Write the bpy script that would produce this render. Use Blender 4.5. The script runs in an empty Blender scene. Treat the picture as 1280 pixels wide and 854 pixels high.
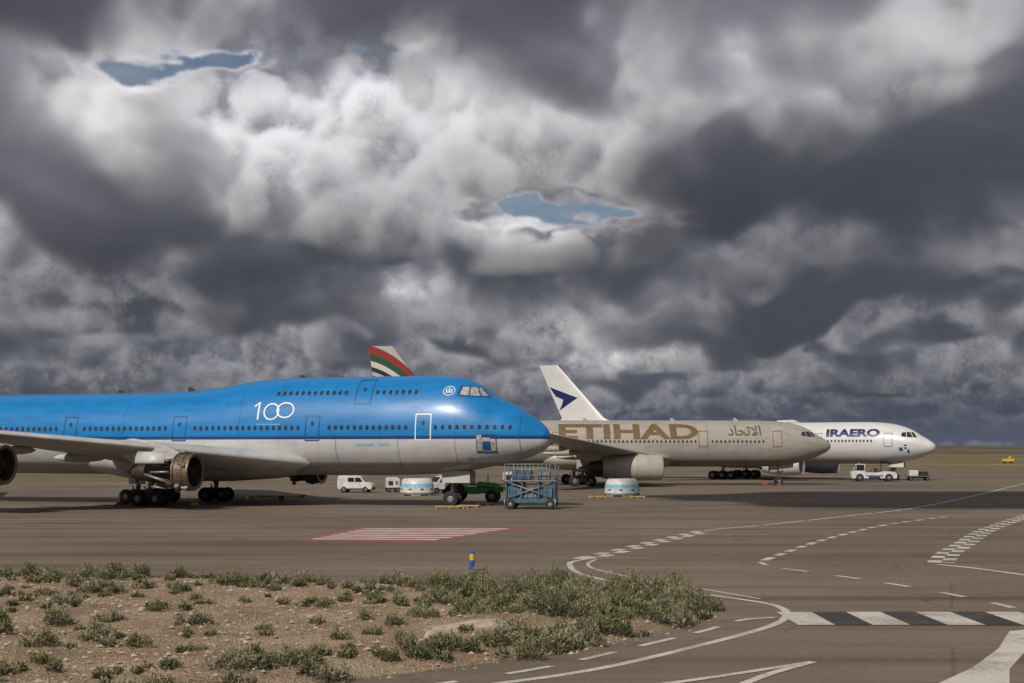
import bpy, bmesh, math, random, time
import numpy as np
from mathutils import Vector, Matrix, noise as mnoise
from mathutils.bvhtree import BVHTree
random.seed(7); rng=np.random.default_rng(11)
scene=bpy.context.scene
scene.view_settings.view_transform='Standard'
try: scene.view_settings.look='None'
except Exception: pass
scene.view_settings.exposure=0
R=math.radians
# ------------------------------------------------------------------ camera
EYE=4.15; PITCH=R(4.437)
cd=bpy.data.cameras.new("camera"); cam=bpy.data.objects.new("camera",cd)
scene.collection.objects.link(cam); scene.camera=cam
cd.lens=50; cd.sensor_width=36; cd.clip_end=20000; cd.clip_start=0.1
cam.location=(0,0,EYE); cam.rotation_euler=(R(90)+PITCH,0,0)
def G(u,v):
    """ground survey: sight line of a reference point -> metres on the ground plane"""
    k=EYE/math.cos(PITCH)
    return (k*(u-640)/(v-565), k*(1772.7+0.0774*(v-427))/(v-565))
# ------------------------------------------------------------------ node helpers
def newmat(name):
    m=bpy.data.materials.new(name); m.use_nodes=True
    return m,m.node_tree,m.node_tree.nodes['Principled BSDF']
def nd(nt,t,**kw):
    n=nt.nodes.new(t)
    for k,v in kw.items(): setattr(n,k,v)
    return n
def setin(nt,n,i,v):
    if v is None: return
    if isinstance(v,bpy.types.NodeSocket): nt.links.new(v,n.inputs[i])
    else: n.inputs[i].default_value=v
def M(nt,op,a,b=None,c=None,clamp=False):
    n=nd(nt,'ShaderNodeMath',operation=op); n.use_clamp=clamp
    for i,v in enumerate((a,b,c)): setin(nt,n,i,v)
    return n.outputs[0]
def VM(nt,op,a,b=None,s=None):
    n=nd(nt,'ShaderNodeVectorMath',operation=op)
    setin(nt,n,0,a); setin(nt,n,1,b)
    if s is not None: setin(nt,n,3,s)
    return n.outputs[0]
def noise(nt,vec,scale,detail=4,rough=.5,dist=0,out=0):
    n=nd(nt,'ShaderNodeTexNoise'); setin(nt,n,'Vector',vec)
    n.inputs['Scale'].default_value=scale; n.inputs['Detail'].default_value=detail
    n.inputs['Roughness'].default_value=rough; n.inputs['Distortion'].default_value=dist
    return n.outputs[out]
def ramp(nt,fac,stops,interp='LINEAR'):
    n=nd(nt,'ShaderNodeValToRGB'); setin(nt,n,0,fac); cr=n.color_ramp; cr.interpolation=interp
    while len(cr.elements)<len(stops): cr.elements.new(.5)
    for e,(p,c) in zip(cr.elements,stops):
        e.position=p; e.color=(c if len(c)==4 else (*c,1)) if isinstance(c,tuple) else (c,c,c,1)
    return n.outputs[0]
def mix(nt,f,a,b,mode='MIX'):
    n=nd(nt,'ShaderNodeMix',data_type='RGBA',blend_type=mode); 
    for i,v in ((0,f),(6,a),(7,b)):
        if isinstance(v,tuple) and len(v)==3: v=(*v,1)
        setin(nt,n,i,v)
    return n.outputs[2]
def bump(nt,b,h,strength=.3,dist=.02):
    n=nd(nt,'ShaderNodeBump'); n.inputs['Strength'].default_value=strength; n.inputs['Distance'].default_value=dist
    setin(nt,n,'Height',h); nt.links.new(n.outputs[0],b.inputs['Normal'])
def ocoord(nt): return nd(nt,'ShaderNodeTexCoord').outputs['Object']
_mc={}
def mat(name,col,rough=.5,metal=0,var=.15,scale=3.0,coat=0):
    if name in _mc: return _mc[name]
    m,nt,b=newmat(name); o=ocoord(nt)
    n=noise(nt,o,scale,4,.6)
    f=ramp(nt,n,[(.3,1-var),(.7,1+var*.5)])
    nt.links.new(mix(nt,1.0,(*col,1),f,'MULTIPLY'),b.inputs['Base Color'])
    r=M(nt,'MULTIPLY_ADD',n,.25,rough-.12,clamp=True); nt.links.new(r,b.inputs['Roughness'])
    b.inputs['Metallic'].default_value=metal
    if coat: b.inputs['Coat Weight'].default_value=coat
    _mc[name]=m; return m
# ------------------------------------------------------------------ mesh helpers
def link(o,parent=None):
    scene.collection.objects.link(o)
    if parent: o.parent=parent
    return o
def empty(name,loc=(0,0,0),rz=0):
    e=bpy.data.objects.new(name,None); link(e); e.location=loc; e.rotation_euler=(0,0,rz); e.empty_display_size=.5; return e
def mobj(name,V,F,m,parent=None,smooth=True,angle=None):
    me=bpy.data.meshes.new(name); me.from_pydata([tuple(v) for v in V],[],[tuple(f) for f in F]); me.update()
    if m: me.materials.append(m)
    bm=bmesh.new(); bm.from_mesh(me); bmesh.ops.recalc_face_normals(bm,faces=bm.faces); bm.to_mesh(me); bm.free()
    if smooth:
        me.polygons.foreach_set('use_smooth',[True]*len(me.polygons))
        if angle: 
            try: me.set_sharp_from_angle(angle=R(angle))
            except Exception: pass
    o=bpy.data.objects.new(name,me); return link(o,parent)
def box(name,size,c,m,parent,bev=.03,rot=None):
    bm=bmesh.new(); bmesh.ops.create_cube(bm,size=1); bmesh.ops.scale(bm,vec=size,verts=bm.verts)
    if bev: bmesh.ops.bevel(bm,geom=bm.edges[:],offset=min(bev,min(size)*.4),segments=2,affect='EDGES')
    me=bpy.data.meshes.new(name); bm.to_mesh(me); bm.free(); me.materials.append(m)
    o=bpy.data.objects.new(name,me); link(o,parent); o.location=c
    if rot: o.rotation_euler=rot
    return o
def lathe(name,prof,c,m,parent,axis='X',n=36,sq=1):
    """prof: list of (a,r) along the axis"""
    V=[];F=[]
    for a,r in prof:
        for i in range(n):
            t=2*math.pi*i/n; p,q=r*math.cos(t),r*math.sin(t)
            V.append({'X':(a,p,q*sq),'Y':(p,a,q),'Z':(p,q,a)}[axis])
    for j in range(len(prof)-1):
        for i in range(n):
            k=(i+1)%n; F.append((j*n+i,j*n+k,(j+1)*n+k,(j+1)*n+i))
    V=[(v[0]+c[0],v[1]+c[1],v[2]+c[2]) for v in V]
    return mobj(name,V,F,m,parent,True,40)
def tube(name,p,q,r,m,parent,n=10):
    p=Vector(p);q=Vector(q);d=(q-p); L=d.length
    bm=bmesh.new(); bmesh.ops.create_cone(bm,cap_ends=True,segments=n,radius1=r,radius2=r,depth=L)
    bmesh.ops.transform(bm,matrix=Matrix.Translation((p+q)/2)@d.to_track_quat('Z','Y').to_matrix().to_4x4(),verts=bm.verts)
    me=bpy.data.meshes.new(name); bm.to_mesh(me); bm.free(); me.materials.append(m)
    me.polygons.foreach_set('use_smooth',[len(pl.vertices)==4 for pl in me.polygons])
    return link(bpy.data.objects.new(name,me),parent)
def extrude(name,poly,y0,y1,m,parent,bev=.05):
    """side outline (x,z) extruded across y"""
    bm=bmesh.new(); vs=[bm.verts.new((x,y0,z)) for x,z in poly]; f=bm.faces.new(vs)
    r=bmesh.ops.extrude_face_region(bm,geom=[f]); bmesh.ops.translate(bm,vec=(0,y1-y0,0),verts=[v for v in r['geom'] if isinstance(v,bmesh.types.BMVert)])
    bmesh.ops.recalc_face_normals(bm,faces=bm.faces)
    if bev: bmesh.ops.bevel(bm,geom=bm.edges[:],offset=bev,segments=2,affect='EDGES')
    me=bpy.data.meshes.new(name); bm.to_mesh(me); bm.free(); me.materials.append(m)
    return link(bpy.data.objects.new(name,me),parent)
def pchip(xs,ys):
    xs=list(xs);ys=list(ys);n=len(xs); h=[xs[i+1]-xs[i] for i in range(n-1)]; d=[(ys[i+1]-ys[i])/h[i] for i in range(n-1)]
    m=[0]*n
    for i in range(1,n-1):
        if d[i-1]*d[i]>0:
            a=2*h[i]+h[i-1];b=h[i]+2*h[i-1]; m[i]=(a+b)/(a/d[i-1]+b/d[i])
    m[0]=d[0];m[-1]=d[-1]
    def f(x):
        x=min(max(x,xs[0]),xs[-1])
        i=0
        while i<n-2 and x>xs[i+1]: i+=1
        t=(x-xs[i])/h[i]
        return (2*t**3-3*t*t+1)*ys[i]+(t**3-2*t*t+t)*h[i]*m[i]+(-2*t**3+3*t*t)*ys[i+1]+(t**3-t*t)*h[i]*m[i+1]
    return f
# ------------------------------------------------------------------ materials
MT=dict(
 rubber=mat('tyre_rubber',(.02,.02,.02),.8),
 steel=mat('gear_steel',(.30,.30,.30),.45,.6,.3),
 darkmetal=mat('engine_dark_metal',(.10,.075,.055),.5,.6,.5,6),
 bronze=mat('engine_case',(.20,.14,.095),.5,.6,.5,5),
 wingw=mat('wing_grey_paint',(.48,.48,.475),.4,0,.25,.6),
 wingt=mat('wing_beige_paint',(.40,.38,.335),.4,0,.2,.6),
 chrome=mat('bare_leading_edge',(.6,.6,.6),.3,.8,.15),
 white=mat('white_vehicle_paint',(.60,.60,.58),.4,0,.25,2),
 black=mat('black_plastic',(.025,.025,.025),.6),
 glass=mat('dark_glass',(.02,.025,.03),.12,0,.1),
 hole=mat('dark_interior',(.012,.012,.012),.9),
 blueeq=mat('blue_equipment_paint',(.05,.12,.19),.5,0,.5,3),
 greyeq=mat('grey_equipment_paint',(.18,.205,.23),.5,.2,.35,3),
 green=mat('green_tractor_paint',(.06,.30,.05),.4,0,.25,3),
 yellow=mat('yellow_paint',(.65,.43,.05),.5),
 orange=mat('wood_block',(.48,.31,.13),.75,0,.35,5),
 red=mat('red_paint',(.40,.05,.04),.5),
 cyan=mat('light_blue_band',(.22,.46,.62),.4,0,.1),
 silver=mat('silver_cover',(.50,.48,.48),.4,.3,.45,3),
 navy=mat('navy_paint',(.012,.02,.10),.35),
 gold=mat('gold_brown_lettering',(.17,.115,.05),.35,.2,.15),
 window=mat('cabin_window',(.03,.035,.045),.25),
 dblue=mat('dark_blue_trim',(.010,.07,.24),.35),
 whitep=mat('white_lettering',(.74,.76,.78),.4,0,.05),
 black2=mat('bollard_blue',(.02,.08,.35),.5),
)
def livery(name,bands,rough=.32,grime=.2,coat=.2,spec=.5):
    """bands: list (z_upper_limit,colour) from the belly upward, painted in airframe coordinates"""
    m,nt,b=newmat(name); o=ocoord(nt); sx=nd(nt,'ShaderNodeSeparateXYZ'); nt.links.new(o,sx.inputs[0])
    col=None
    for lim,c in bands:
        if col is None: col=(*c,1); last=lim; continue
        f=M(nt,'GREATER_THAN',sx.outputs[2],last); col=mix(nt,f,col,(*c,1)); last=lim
    st=VM(nt,'MULTIPLY',o,(.35,1,1.6)); n=noise(nt,st,1.2,5,.6); g=ramp(nt,n,[(.3,1-grime),(.65,1.03)])
    rn=noise(nt,VM(nt,'MULTIPLY',o,(2.2,.3,.18)),1.0,4,.7); g2=ramp(nt,rn,[(.3,1-grime*.7),(.62,1.0)])
    pn=nd(nt,'ShaderNodeTexBrick'); sw=nd(nt,'ShaderNodeCombineXYZ'); nt.links.new(sx.outputs[0],sw.inputs[0]); nt.links.new(sx.outputs[2],sw.inputs[1])
    nt.links.new(sw.outputs[0],pn.inputs['Vector']); pn.inputs['Scale'].default_value=1; pn.inputs['Brick Width'].default_value=3.2; pn.inputs['Row Height'].default_value=1.35
    pn.inputs['Mortar Size'].default_value=.012; pn.inputs['Color1'].default_value=(.965,.965,.965,1); pn.inputs['Color2'].default_value=(1,1,1,1); pn.inputs['Mortar'].default_value=(.80,.80,.80,1)
    col=mix(nt,1.0,col,g,'MULTIPLY'); col=mix(nt,1.0,col,g2,'MULTIPLY'); col=mix(nt,1.0,col,pn.outputs[0],'MULTIPLY')
    nt.links.new(col,b.inputs['Base Color'])
    nt.links.new(M(nt,'MULTIPLY_ADD',n,.3,rough-.13,clamp=True),b.inputs['Roughness'])
    b.inputs['Coat Weight'].default_value=coat; b.inputs['Coat Roughness'].default_value=.15; b.inputs['Specular IOR Level'].default_value=spec
    bump(nt,b,noise(nt,o,.9,2),.15,.02)
    return m
# ------------------------------------------------------------------ aircraft kit
def fuselage(name,st,m,parent):
    S=[r[0] for r in st]; ft=pchip(S,[r[1] for r in st]); fb=pchip(S,[r[2] for r in st]); fw=pchip(S,[r[3] for r in st]); fc=pchip(S,[r[4] for r in st])
    L=S[-1]; ns=150; n=72; V=[];F=[]
    ss=[ (10*(i/50)**2) for i in range(50)]+[10+(L-10)*i/(ns-50) for i in range(ns-50+1)]
    for s in ss:
        t,b,w,c=ft(s),fb(s),fw(s),fc(s)
        for i in range(n):
            a=2*math.pi*i/n
            V.append((-s,w*math.sin(a),c+(t-c if math.cos(a)>0 else c-b)*math.cos(a)))
    for j in range(len(ss)-1):
        for i in range(n):
            k=(i+1)%n; F.append((j*n+i,j*n+k,(j+1)*n+k,(j+1)*n+i))
    F.append(tuple(range(n))); F.append(tuple((len(ss)-1)*n+i for i in range(n)))
    return mobj(name,V,F,m,parent)
AX=[0,.005,.02,.05,.1,.18,.3,.45,.6,.75,.88,1]
def yt(x,t): return 5*t*(.2969*math.sqrt(x)-.126*x-.3516*x*x+.2843*x**3-.1036*x**4)
def surf(name,secs,m,parent,kind='wing',side=1):
    V=[];F=[];n=2*len(AX)-2
    for sp,sl,ch,z,t in secs:
        ring=[(x,yt(x,t)) for x in AX]+[(x,-yt(x,t)*.75) for x in AX[-2:0:-1]]
        for x,q in ring:
            if kind=='wing': V.append((-(sl+x*ch),side*sp,z+q*ch))
            else: V.append((-(sl+x*ch),q*ch/ .88,sp))
    for j in range(len(secs)-1):
        for i in range(n):
            k=(i+1)%n; F.append((j*n+i,j*n+k,(j+1)*n+k,(j+1)*n+i))
    F.append(tuple(range(n))); F.append(tuple((len(secs)-1)*n+i for i in range(n)))
    return mobj(name,V,F,m,parent,True,50)
def bvh(o): return BVHTree.FromPolygons([v.co[:] for v in o.data.vertices],[tuple(p.vertices) for p in o.data.polygons])
def decal(name,polys,target,m,parent,side=-1,off=.02,grid=None,me_in=None):
    bm=bmesh.new()
    if me_in: bm.from_mesh(me_in)
    for P in polys: bm.faces.new([bm.verts.new((x,z,0)) for x,z in P])
    if grid:
        xs=[v.co.x for v in bm.verts]; zs=[v.co.y for v in bm.verts]
        for a,lo,hi in ((0,min(xs),max(xs)),(1,min(zs),max(zs))):
            t=lo+grid
            while t<hi:
                co=[0,0,0];no=[0,0,0];co[a]=t;no[a]=1
                bmesh.ops.bisect_plane(bm,geom=bm.verts[:]+bm.edges[:]+bm.faces[:],plane_co=co,plane_no=no); t+=grid
    dead=[]
    for v in bm.verts:
        x,z=v.co.x,v.co.y
        loc,nor,_,_=target.ray_cast(Vector((x,side*60,z)),Vector((0,-side,0)))
        if loc is None: dead.append(v); continue
        if nor.y*side<0: nor=-nor
        v.co=loc+nor*off
    if dead: bmesh.ops.delete(bm,geom=dead,context='VERTS')
    me=bpy.data.meshes.new(name); bm.to_mesh(me); bm.free(); me.materials.append(m)
    return link(bpy.data.objects.new(name,me),parent)
def rect(s0,s1,z0,z1): return [(-s1,z0),(-s0,z0),(-s0,z1),(-s1,z1)]
def rrect(sc,zc,w,h):
    k=.3*min(w,h); w/=2;h/=2; x=-sc
    return [(x-w+k,zc-h),(x+w-k,zc-h),(x+w,zc-h+k),(x+w,zc+h-k),(x+w-k,zc+h),(x-w+k,zc+h),(x-w,zc+h-k),(x-w,zc-h+k)]
def frame(sc,z0,w,h,t=.07):
    a,b=sc-w/2,sc+w/2
    return [rect(a,a+t,z0,z0+h),rect(b-t,b,z0,z0+h),rect(a+t,b-t,z0,z0+t),rect(a+t,b-t,z0+h-t,z0+h)]
def textmesh(s,width,height,bold=0,shear=0):
    cu=bpy.data.curves.new('lettering_curve','FONT'); cu.body=s; cu.offset=bold; cu.shear=shear; cu.resolution_u=4
    o=bpy.data.objects.new('lettering_curve',cu); scene.collection.objects.link(o)
    bpy.context.view_layer.update(); dg=bpy.context.evaluated_depsgraph_get()
    me=bpy.data.meshes.new_from_object(o.evaluated_get(dg)); bpy.data.objects.remove(o)
    xs=[v.co.x for v in me.vertices]; ys=[v.co.y for v in me.vertices]
    x0,x1,y0,y1=min(xs),max(xs),min(ys),max(ys)
    for v in me.vertices: v.co=((v.co.x-x0)/(x1-x0)*width,(v.co.y-y0)/(y1-y0)*height,0)
    return me
def lettering(name,s,sl,sr,z0,h,target,m,parent,bold=.03,off=.03):
    me=textmesh(s,sl-sr,h,bold)
    for v in me.vertices: v.co.x-=sl; v.co.y+=z0
    return decal(name,[],target,m,parent,-1,off,.22,me)
def wheel(name,c,r,w,parent):
    lathe(name,[(-w/2,r*.45),(-w/2,r*.8),(-w*.42,r*.95),(-w*.2,r),(w*.2,r),(w*.42,r*.95),(w/2,r*.8),(w/2,r*.45)],c,MT['rubber'],parent,'Y',28)
    lathe(name+'_hub',[(-w*.36,.01),(-w*.38,r*.2),(-w*.30,r*.46),(w*.30,r*.46),(w*.38,r*.2),(w*.36,.01)],c,MT['steel'],parent,'Y',20)
def bogie(tag,s,lat,top,parent,pairs=2,r=.6,gap=1.5,tw=1.15,doors=True):
    n=pairs
    for i in range(n):
        dx=(i-(n-1)/2)*gap
        for j in (-1,1): wheel(f'{tag}_wheel_{i}{j}',(-s+dx,lat+j*tw/2,r),r,.42,parent)
        tube(f'{tag}_axle_{i}',(-s+dx,lat-tw/2,r),(-s+dx,lat+tw/2,r),.09,MT['steel'],parent)
    if n>1: box(f'{tag}_beam',((n-1)*gap+.3,.26,.3),(-s,lat,r+.05),MT['steel'],parent,.05)
    tube(f'{tag}_strut',(-s,lat,r),(-s,lat,top),.19,MT['steel'],parent,14)
    tube(f'{tag}_strut_sleeve',(-s,lat,(top+r)/2),(-s,lat,top),.27,MT['greyeq'],parent,14)
    tube(f'{tag}_drag_brace',(-s,lat,r+.9),(-s+1.6,lat*.9,top),.09,MT['steel'],parent)
    tube(f'{tag}_torque_link',(-s-.3,lat,r+.3),(-s-.5,lat,r+.9),.06,MT['steel'],parent)
    if doors: box(f'{tag}_door',(1.5,.06,1.3),(-s,lat*1.12,top-.55),MT['wingw'],parent,.03,(.1*(1 if lat<0 else -1),0,0))
def nacelle(tag,sf,lat,z,L,r,m,parent,wz):
    x=-sf
    lathe(tag+'_cowl',[(x-.9,r*.80),(x-.35,r*.82),(x-.08,r*.86),(x,r*.92),(x-.1,r*.97)],(0,lat,z),MT['chrome'],parent,n=48)
    lathe(tag+'_nacelle',[(x-.1,r*.97),(x-.5,r*1.02),(x-L*.35,r*1.07),(x-L*.6,r*1.0),(x-L*.78,r*.86),(x-L*.78,r*.80)],(0,lat,z),m,parent,n=48)
    lathe(tag+'_fan',[(x-.9,r*.82),(x-.85,r*.3),(x-.55,r*.12),(x-.45,.01)],(0,lat,z),MT['hole'],parent)
    V=[];F=[]
    for i in range(22):
        a=2*math.pi*i/22; ca,sa=math.cos(a),math.sin(a); a2=a+.2; cb,sb=math.cos(a2),math.sin(a2); k=len(V)
        V+=[(x-.75,lat+.28*r*ca,z+.28*r*sa),(x-.86,lat+.28*r*cb,z+.28*r*sb),(x-.86,lat+.8*r*cb,z+.8*r*sb),(x-.70,lat+.8*r*ca,z+.8*r*sa)]; F.append((k,k+1,k+2,k+3))
    mobj(f'{tag}_fan_blades',V,F,MT['darkmetal'],parent,False)
    lathe(tag+'_core_cowl',[(x-L*.70,r*.66),(x-L*.86,r*.55),(x-L*.95,r*.42),(x-L*.95,r*.36)],(0,lat,z),MT['darkmetal'],parent)
    lathe(tag+'_plug',[(x-L*.90,r*.34),(x-L*1.02,r*.16),(x-L*1.1,.01)],(0,lat,z),MT['bronze'],parent)
    lathe(tag+'_cowl_seam',[(x-L*.34,r*1.074),(x-L*.345,r*1.075)],(0,lat,z),MT['greyeq'],parent,n=48)
    extrude(tag+'_pylon',[(x-L*.2,z+r*1.03),(x-L*.35,z+r*.9),(x-L*.98,z+r*.45),(x-L*1.35,wz+.25),(x-L*.95,wz+.55),(x-L*.55,wz+.25)],lat-.2,lat+.2,m,parent,.06)
def fairings(spans,parent,m,zf,sf):
    for i,l in enumerate(spans):
        for sd in (1,-1):
            s0=sf(l); z=zf(l)-.35; L=4.6
            lathe(f'flap_track_fairing_{i}_{sd}',[(L*a-L/2,.34*math.sqrt(max(0,1-(2*a-1)**2))+.005) for a in [k/10 for k in range(11)]],(-s0,sd*l,z),m,parent,n=16)
def aircraft_base(name,loc,yaw): return empty(name,(loc[0],loc[1],0),-R(yaw))

# ================================================================== blue four-engined airliner
P=aircraft_base('airliner',(2.9,107),15)
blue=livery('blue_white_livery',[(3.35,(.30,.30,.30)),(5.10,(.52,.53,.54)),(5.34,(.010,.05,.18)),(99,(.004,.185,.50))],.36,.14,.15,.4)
st=[(0,5.14,5.02,.05,5.08),(.06,5.5,4.75,.38,5.1),(.3,5.95,4.4,.85,5.12),(.8,6.45,4.1,1.25,5.15),(1.7,7.08,3.7,1.75,5.2),(3,7.82,3.35,2.25,5.25),(4,8.28,3.15,2.5,5.25),(5.3,9.15,2.9,2.8,5.25),(6.2,9.62,2.75,2.93,5.25),(7.5,9.9,2.6,3.05,5.25),(10,10.0,2.42,3.18,5.25),(13,10.0,2.35,3.25,5.25),(20,10.0,2.35,3.25,5.25),(23,9.85,2.35,3.25,5.25),(27,9.3,2.35,3.25,5.3),(30,9.0,2.35,3.25,5.4),(34,8.93,2.35,3.25,5.45),(46,8.93,2.4,3.25,5.5),(54,8.9,3.6,2.8,6.0),(62,8.7,5.5,1.8,6.9),(68,8.3,7.1,.8,7.7),(70.2,7.95,7.6,.15,7.8)]
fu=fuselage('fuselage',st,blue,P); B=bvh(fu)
lathe('wing_body_fairing',[(-16.5+0,.05),(-17.5,1.1),(-19.5,2.3),(-22,3.2),(-26,3.75),(-31,3.8),(-35,3.3),(-38,2.2),(-40,.8),(-40.6,.05)],(0,0,3.55),MT['wingw'],P,n=48,sq=.46)
zf=lambda l:3.45+max(0,l-3)*.112
for sd in (1,-1):
    w=surf('wing',[(2.4,18.4,16.6,3.35,.13),(4.5,20.0,14.6,3.55,.125),(11.7,26.1,10.2,zf(11.7),.11),(13.5,27.6,9.2,zf(13.5),.10),(22,34.8,6.6,zf(22),.10),(31.2,42.6,4.0,zf(31.2)+.1,.09)],MT['wingw'],P,'wing',sd)
    extrude('winglet',[(-43.6,zf(31)+.1),(-46.6,zf(31)+.1),(-48.3,zf(31)+2.0),(-47.3,zf(31)+2.0)],sd*31.2-.06,sd*31.2+.06,MT['wingw'],P,.03)
    surf('tailplane',[(1.0,58.5,9.0,7.4,.1),(11,66.3,2.8,8.6,.09)],MT['wingw'],P,'wing',sd)
    bogie(f'wing_gear_{sd}',30.2,sd*5.5,3.2,P); bogie(f'body_gear_{sd}',33.3,sd*1.9,2.8,P)
    tube('strut_inclined',(-30.2,sd*5.5,1.4),(-30.2,sd*3.2,3.0),.1,MT['steel'],P)
surf('fin',[(8.0,55.5,12.5,0,.09),(10,57.8,10.6,0,.09),(19.4,67.3,4.2,0,.08)],blue,P,'fin')
fairings((8.5,13.5,18,24),P,MT['wingw'],zf,lambda l:34.2+.55*max(0,l-8))
wheel('nose_wheel_a',(-7.7,-.45,.6),.6,.4,P); wheel('nose_wheel_b',(-7.7,.45,.6),.6,.4,P)
tube('nose_strut',(-7.7,0,.5),(-7.7,0,2.9),.16,MT['steel'],P); tube('nose_drag_brace',(-7.7,0,1.3),(-6,0,2.9),.08,MT['steel'],P)
for sd in (1,-1): box('nose_gear_door',(2.2,.05,.9),(-7.2,sd*.75,2.25),MT['wingw'],P,.02)
def bare_engine(tag,sf,lat,z,wz):
    x=-sf; c=(0,lat,z)
    lathe(tag+'_fan_case',[(x-.05,1.08),(x,1.14),(x,1.32),(x-.12,1.34),(x-.14,1.26),(x-.5,1.25),(x-.52,1.31),(x-.6,1.31),(x-.62,1.25),(x-1.15,1.24),(x-1.18,1.33),(x-1.3,1.33),(x-1.3,1.0)],c,MT['bronze'],P,n=48)
    lathe(tag+'_case_liner',[(x-.05,1.1),(x-.6,1.1),(x-1.2,1.0)],c,MT['darkmetal'],P,n=48)
    lathe(tag+'_hub',[(x-.9,1.0),(x-.8,.5),(x-.3,.34),(x-.05,.15),(x,.01)],c,MT['hole'],P)
    for i in range(18):
        a=2*math.pi*i/18; tube(f'{tag}_vane_{i}',(x-.55,lat+.35*math.cos(a),z+.35*math.sin(a)),(x-.7,lat+1.1*math.cos(a+.12),z+1.1*math.sin(a+.12)),.035,MT['darkmetal'],P,5)
    lathe(tag+'_core',[(x-1.3,.95),(x-1.5,.72),(x-2.2,.62),(x-2.3,.70),(x-2.4,.70),(x-2.45,.60),(x-3.1,.66),(x-3.2,.78),(x-3.35,.78),(x-3.4,.7),(x-4.3,.62),(x-4.9,.45)],c,MT['darkmetal'],P)
    lathe(tag+'_plug',[(x-4.6,.42),(x-5.2,.2),(x-5.5,.01)],c,MT['bronze'],P)
    for i in range(26):
        a=random.uniform(0,6.28); r=random.uniform(.75,1.2); xa=x-random.uniform(1.2,2.2); xb=xa-random.uniform(.6,1.9); a2=a+random.uniform(-.6,.6); r2=r*random.uniform(.7,1)
        tube(f'{tag}_pipe_{i}',(xa,lat+r*math.cos(a),z+r*math.sin(a)),(xb,lat+r2*math.cos(a2),z+r2*math.sin(a2)),random.uniform(.03,.09),random.choice([MT['steel'],MT['bronze'],MT['darkmetal'],MT['black']]),P,7)
    for i in range(10):
        a=random.uniform(2.6,6.8); box(f'{tag}_accessory_{i}',(random.uniform(.25,.6),random.uniform(.2,.45),random.uniform(.2,.4)),(x-random.uniform(.2,3.2),lat+1.25*math.cos(a),z+1.25*math.sin(a)),random.choice([MT['darkmetal'],MT['bronze'],MT['steel']]),P,.05,(a,0,0))
    box(tag+'_gearbox',(1.3,.7,.5),(x-2.3,lat,z-.85),MT['darkmetal'],P,.1)
    extrude(tag+'_pylon',[(x-1.2,z+1.35),(x-1.4,z+.9),(x-4.9,z+.55),(x-7,wz+.3),(x-5,wz+.7),(x-2.6,z+2.0)],lat-.24,lat+.24,MT['wingw'],P,.08)
    for sd in (1,-1):
        V=[];F=[]
        for i in range(7):
            t=R(95-i*9); 
            for xx in (x-1.6,x-3.9): V.append((xx,lat+sd*(.35+1.45*math.sin(t)*.9),z+.55+1.15*math.cos(t*.92)))
        for i in range(6): F.append((2*i,2*i+1,2*i+3,2*i+2))
        o=mobj(tag+'_open_cowl_door',V,F,MT['wingw'],P); md=o.modifiers.new('t','SOLIDIFY'); md.thickness=.05
for sd in (1,-1):
    bare_engine(f'inboard_engine_{sd}',23.2,sd*11.7,2.72,zf(11.7)); bare_engine(f'outboard_engine_{sd}',32.4,sd*20.8,3.3,zf(20.8))
for side in (-1,1):
    win=[];s=10.4
    while s<57:
        if all(abs(s-d)>.95 for d in (17.9,29.1,38.7,52)): win.append(rrect(s,5.98,.25,.36))
        s+=.51
    s=2.6
    while s<8.2: win.append(rrect(s,5.98,.25,.34)); s+=.55
    s=9.9
    while s<21.4:
        if abs(s-14.05)>1.0: win.append(rrect(s,8.66,.26,.34))
        s+=.51
    decal('cabin_windows',win,B,MT['window'],P,side,.02)
    d1=frame(9.05,5.0,1.25,2.0,.08); decal('forward_door_frame',d1,B,MT['whitep'],P,side,.022,.3)
    fr=[]
    for d in (17.9,29.1,38.7,52): fr+=frame(d,4.98,1.2,1.98,.09)
    fr+=frame(14.05,7.75,1.35,1.95,.08)
    decal('door_frames',fr,B,MT['dblue'],P,side,.022,.3)
    decal('upper_door_windows',[rrect(d,6.3,.22,.32) for d in (9.05,17.9,29.1,38.7)]+[rrect(14.05,8.9,.22,.3)],B,MT['window'],P,side,.03)
    decal('windscreen_cover',[[(-4.55,8.33),(-4.95,8.33),(-5.35,8.98),(-5.25,8.98)],[(-5.05,8.33),(-5.75,8.35),(-5.85,9.02),(-5.45,9.0)],[(-5.85,8.36),(-6.5,8.42),(-6.4,9.02),(-5.95,9.02)]],B,MT['silver'],P,side,.03,.3)
    decal('windscreen_frame',[[(-4.3,8.22),(-6.75,8.32),(-6.6,9.12),(-5.2,9.1)]],B,MT['dblue'],P,side,.015,.25)
decal('service_patches',[rect(11.6,12.6,4.62,4.78),rect(12.9,14.4,4.62,4.78),rect(26,26.5,4.1,4.4),rect(20.5,21,3.9,4.1),rect(5.3,5.9,3.4,3.7)],B,MT['cyan'],P,-1,.02,.3)
decal('seam_lines',[rect(11,11.03,2.9,5.1),rect(16,16.03,2.9,5.1),rect(6.6,6.63,3.2,8),rect(24,24.03,5.4,8.6),rect(34,34.03,5.4,8.4),rect(1.9,1.94,4.2,6.9)],B,MT['dblue'],P,-1,.012,.3)
decal('nose_access_panel',frame(4.3,4.1,1.5,1.35,.1)+[rect(4.0,4.6,4.3,4.9)],B,MT['dblue'],P,-1,.03,.3)
decal('nose_access_cover',[rect(4.65,5.0,4.25,5.4),rect(3.6,3.95,4.25,5.0),rect(4.0,4.6,4.95,5.2)],B,MT['silver'],P,-1,.035,.3)
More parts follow.
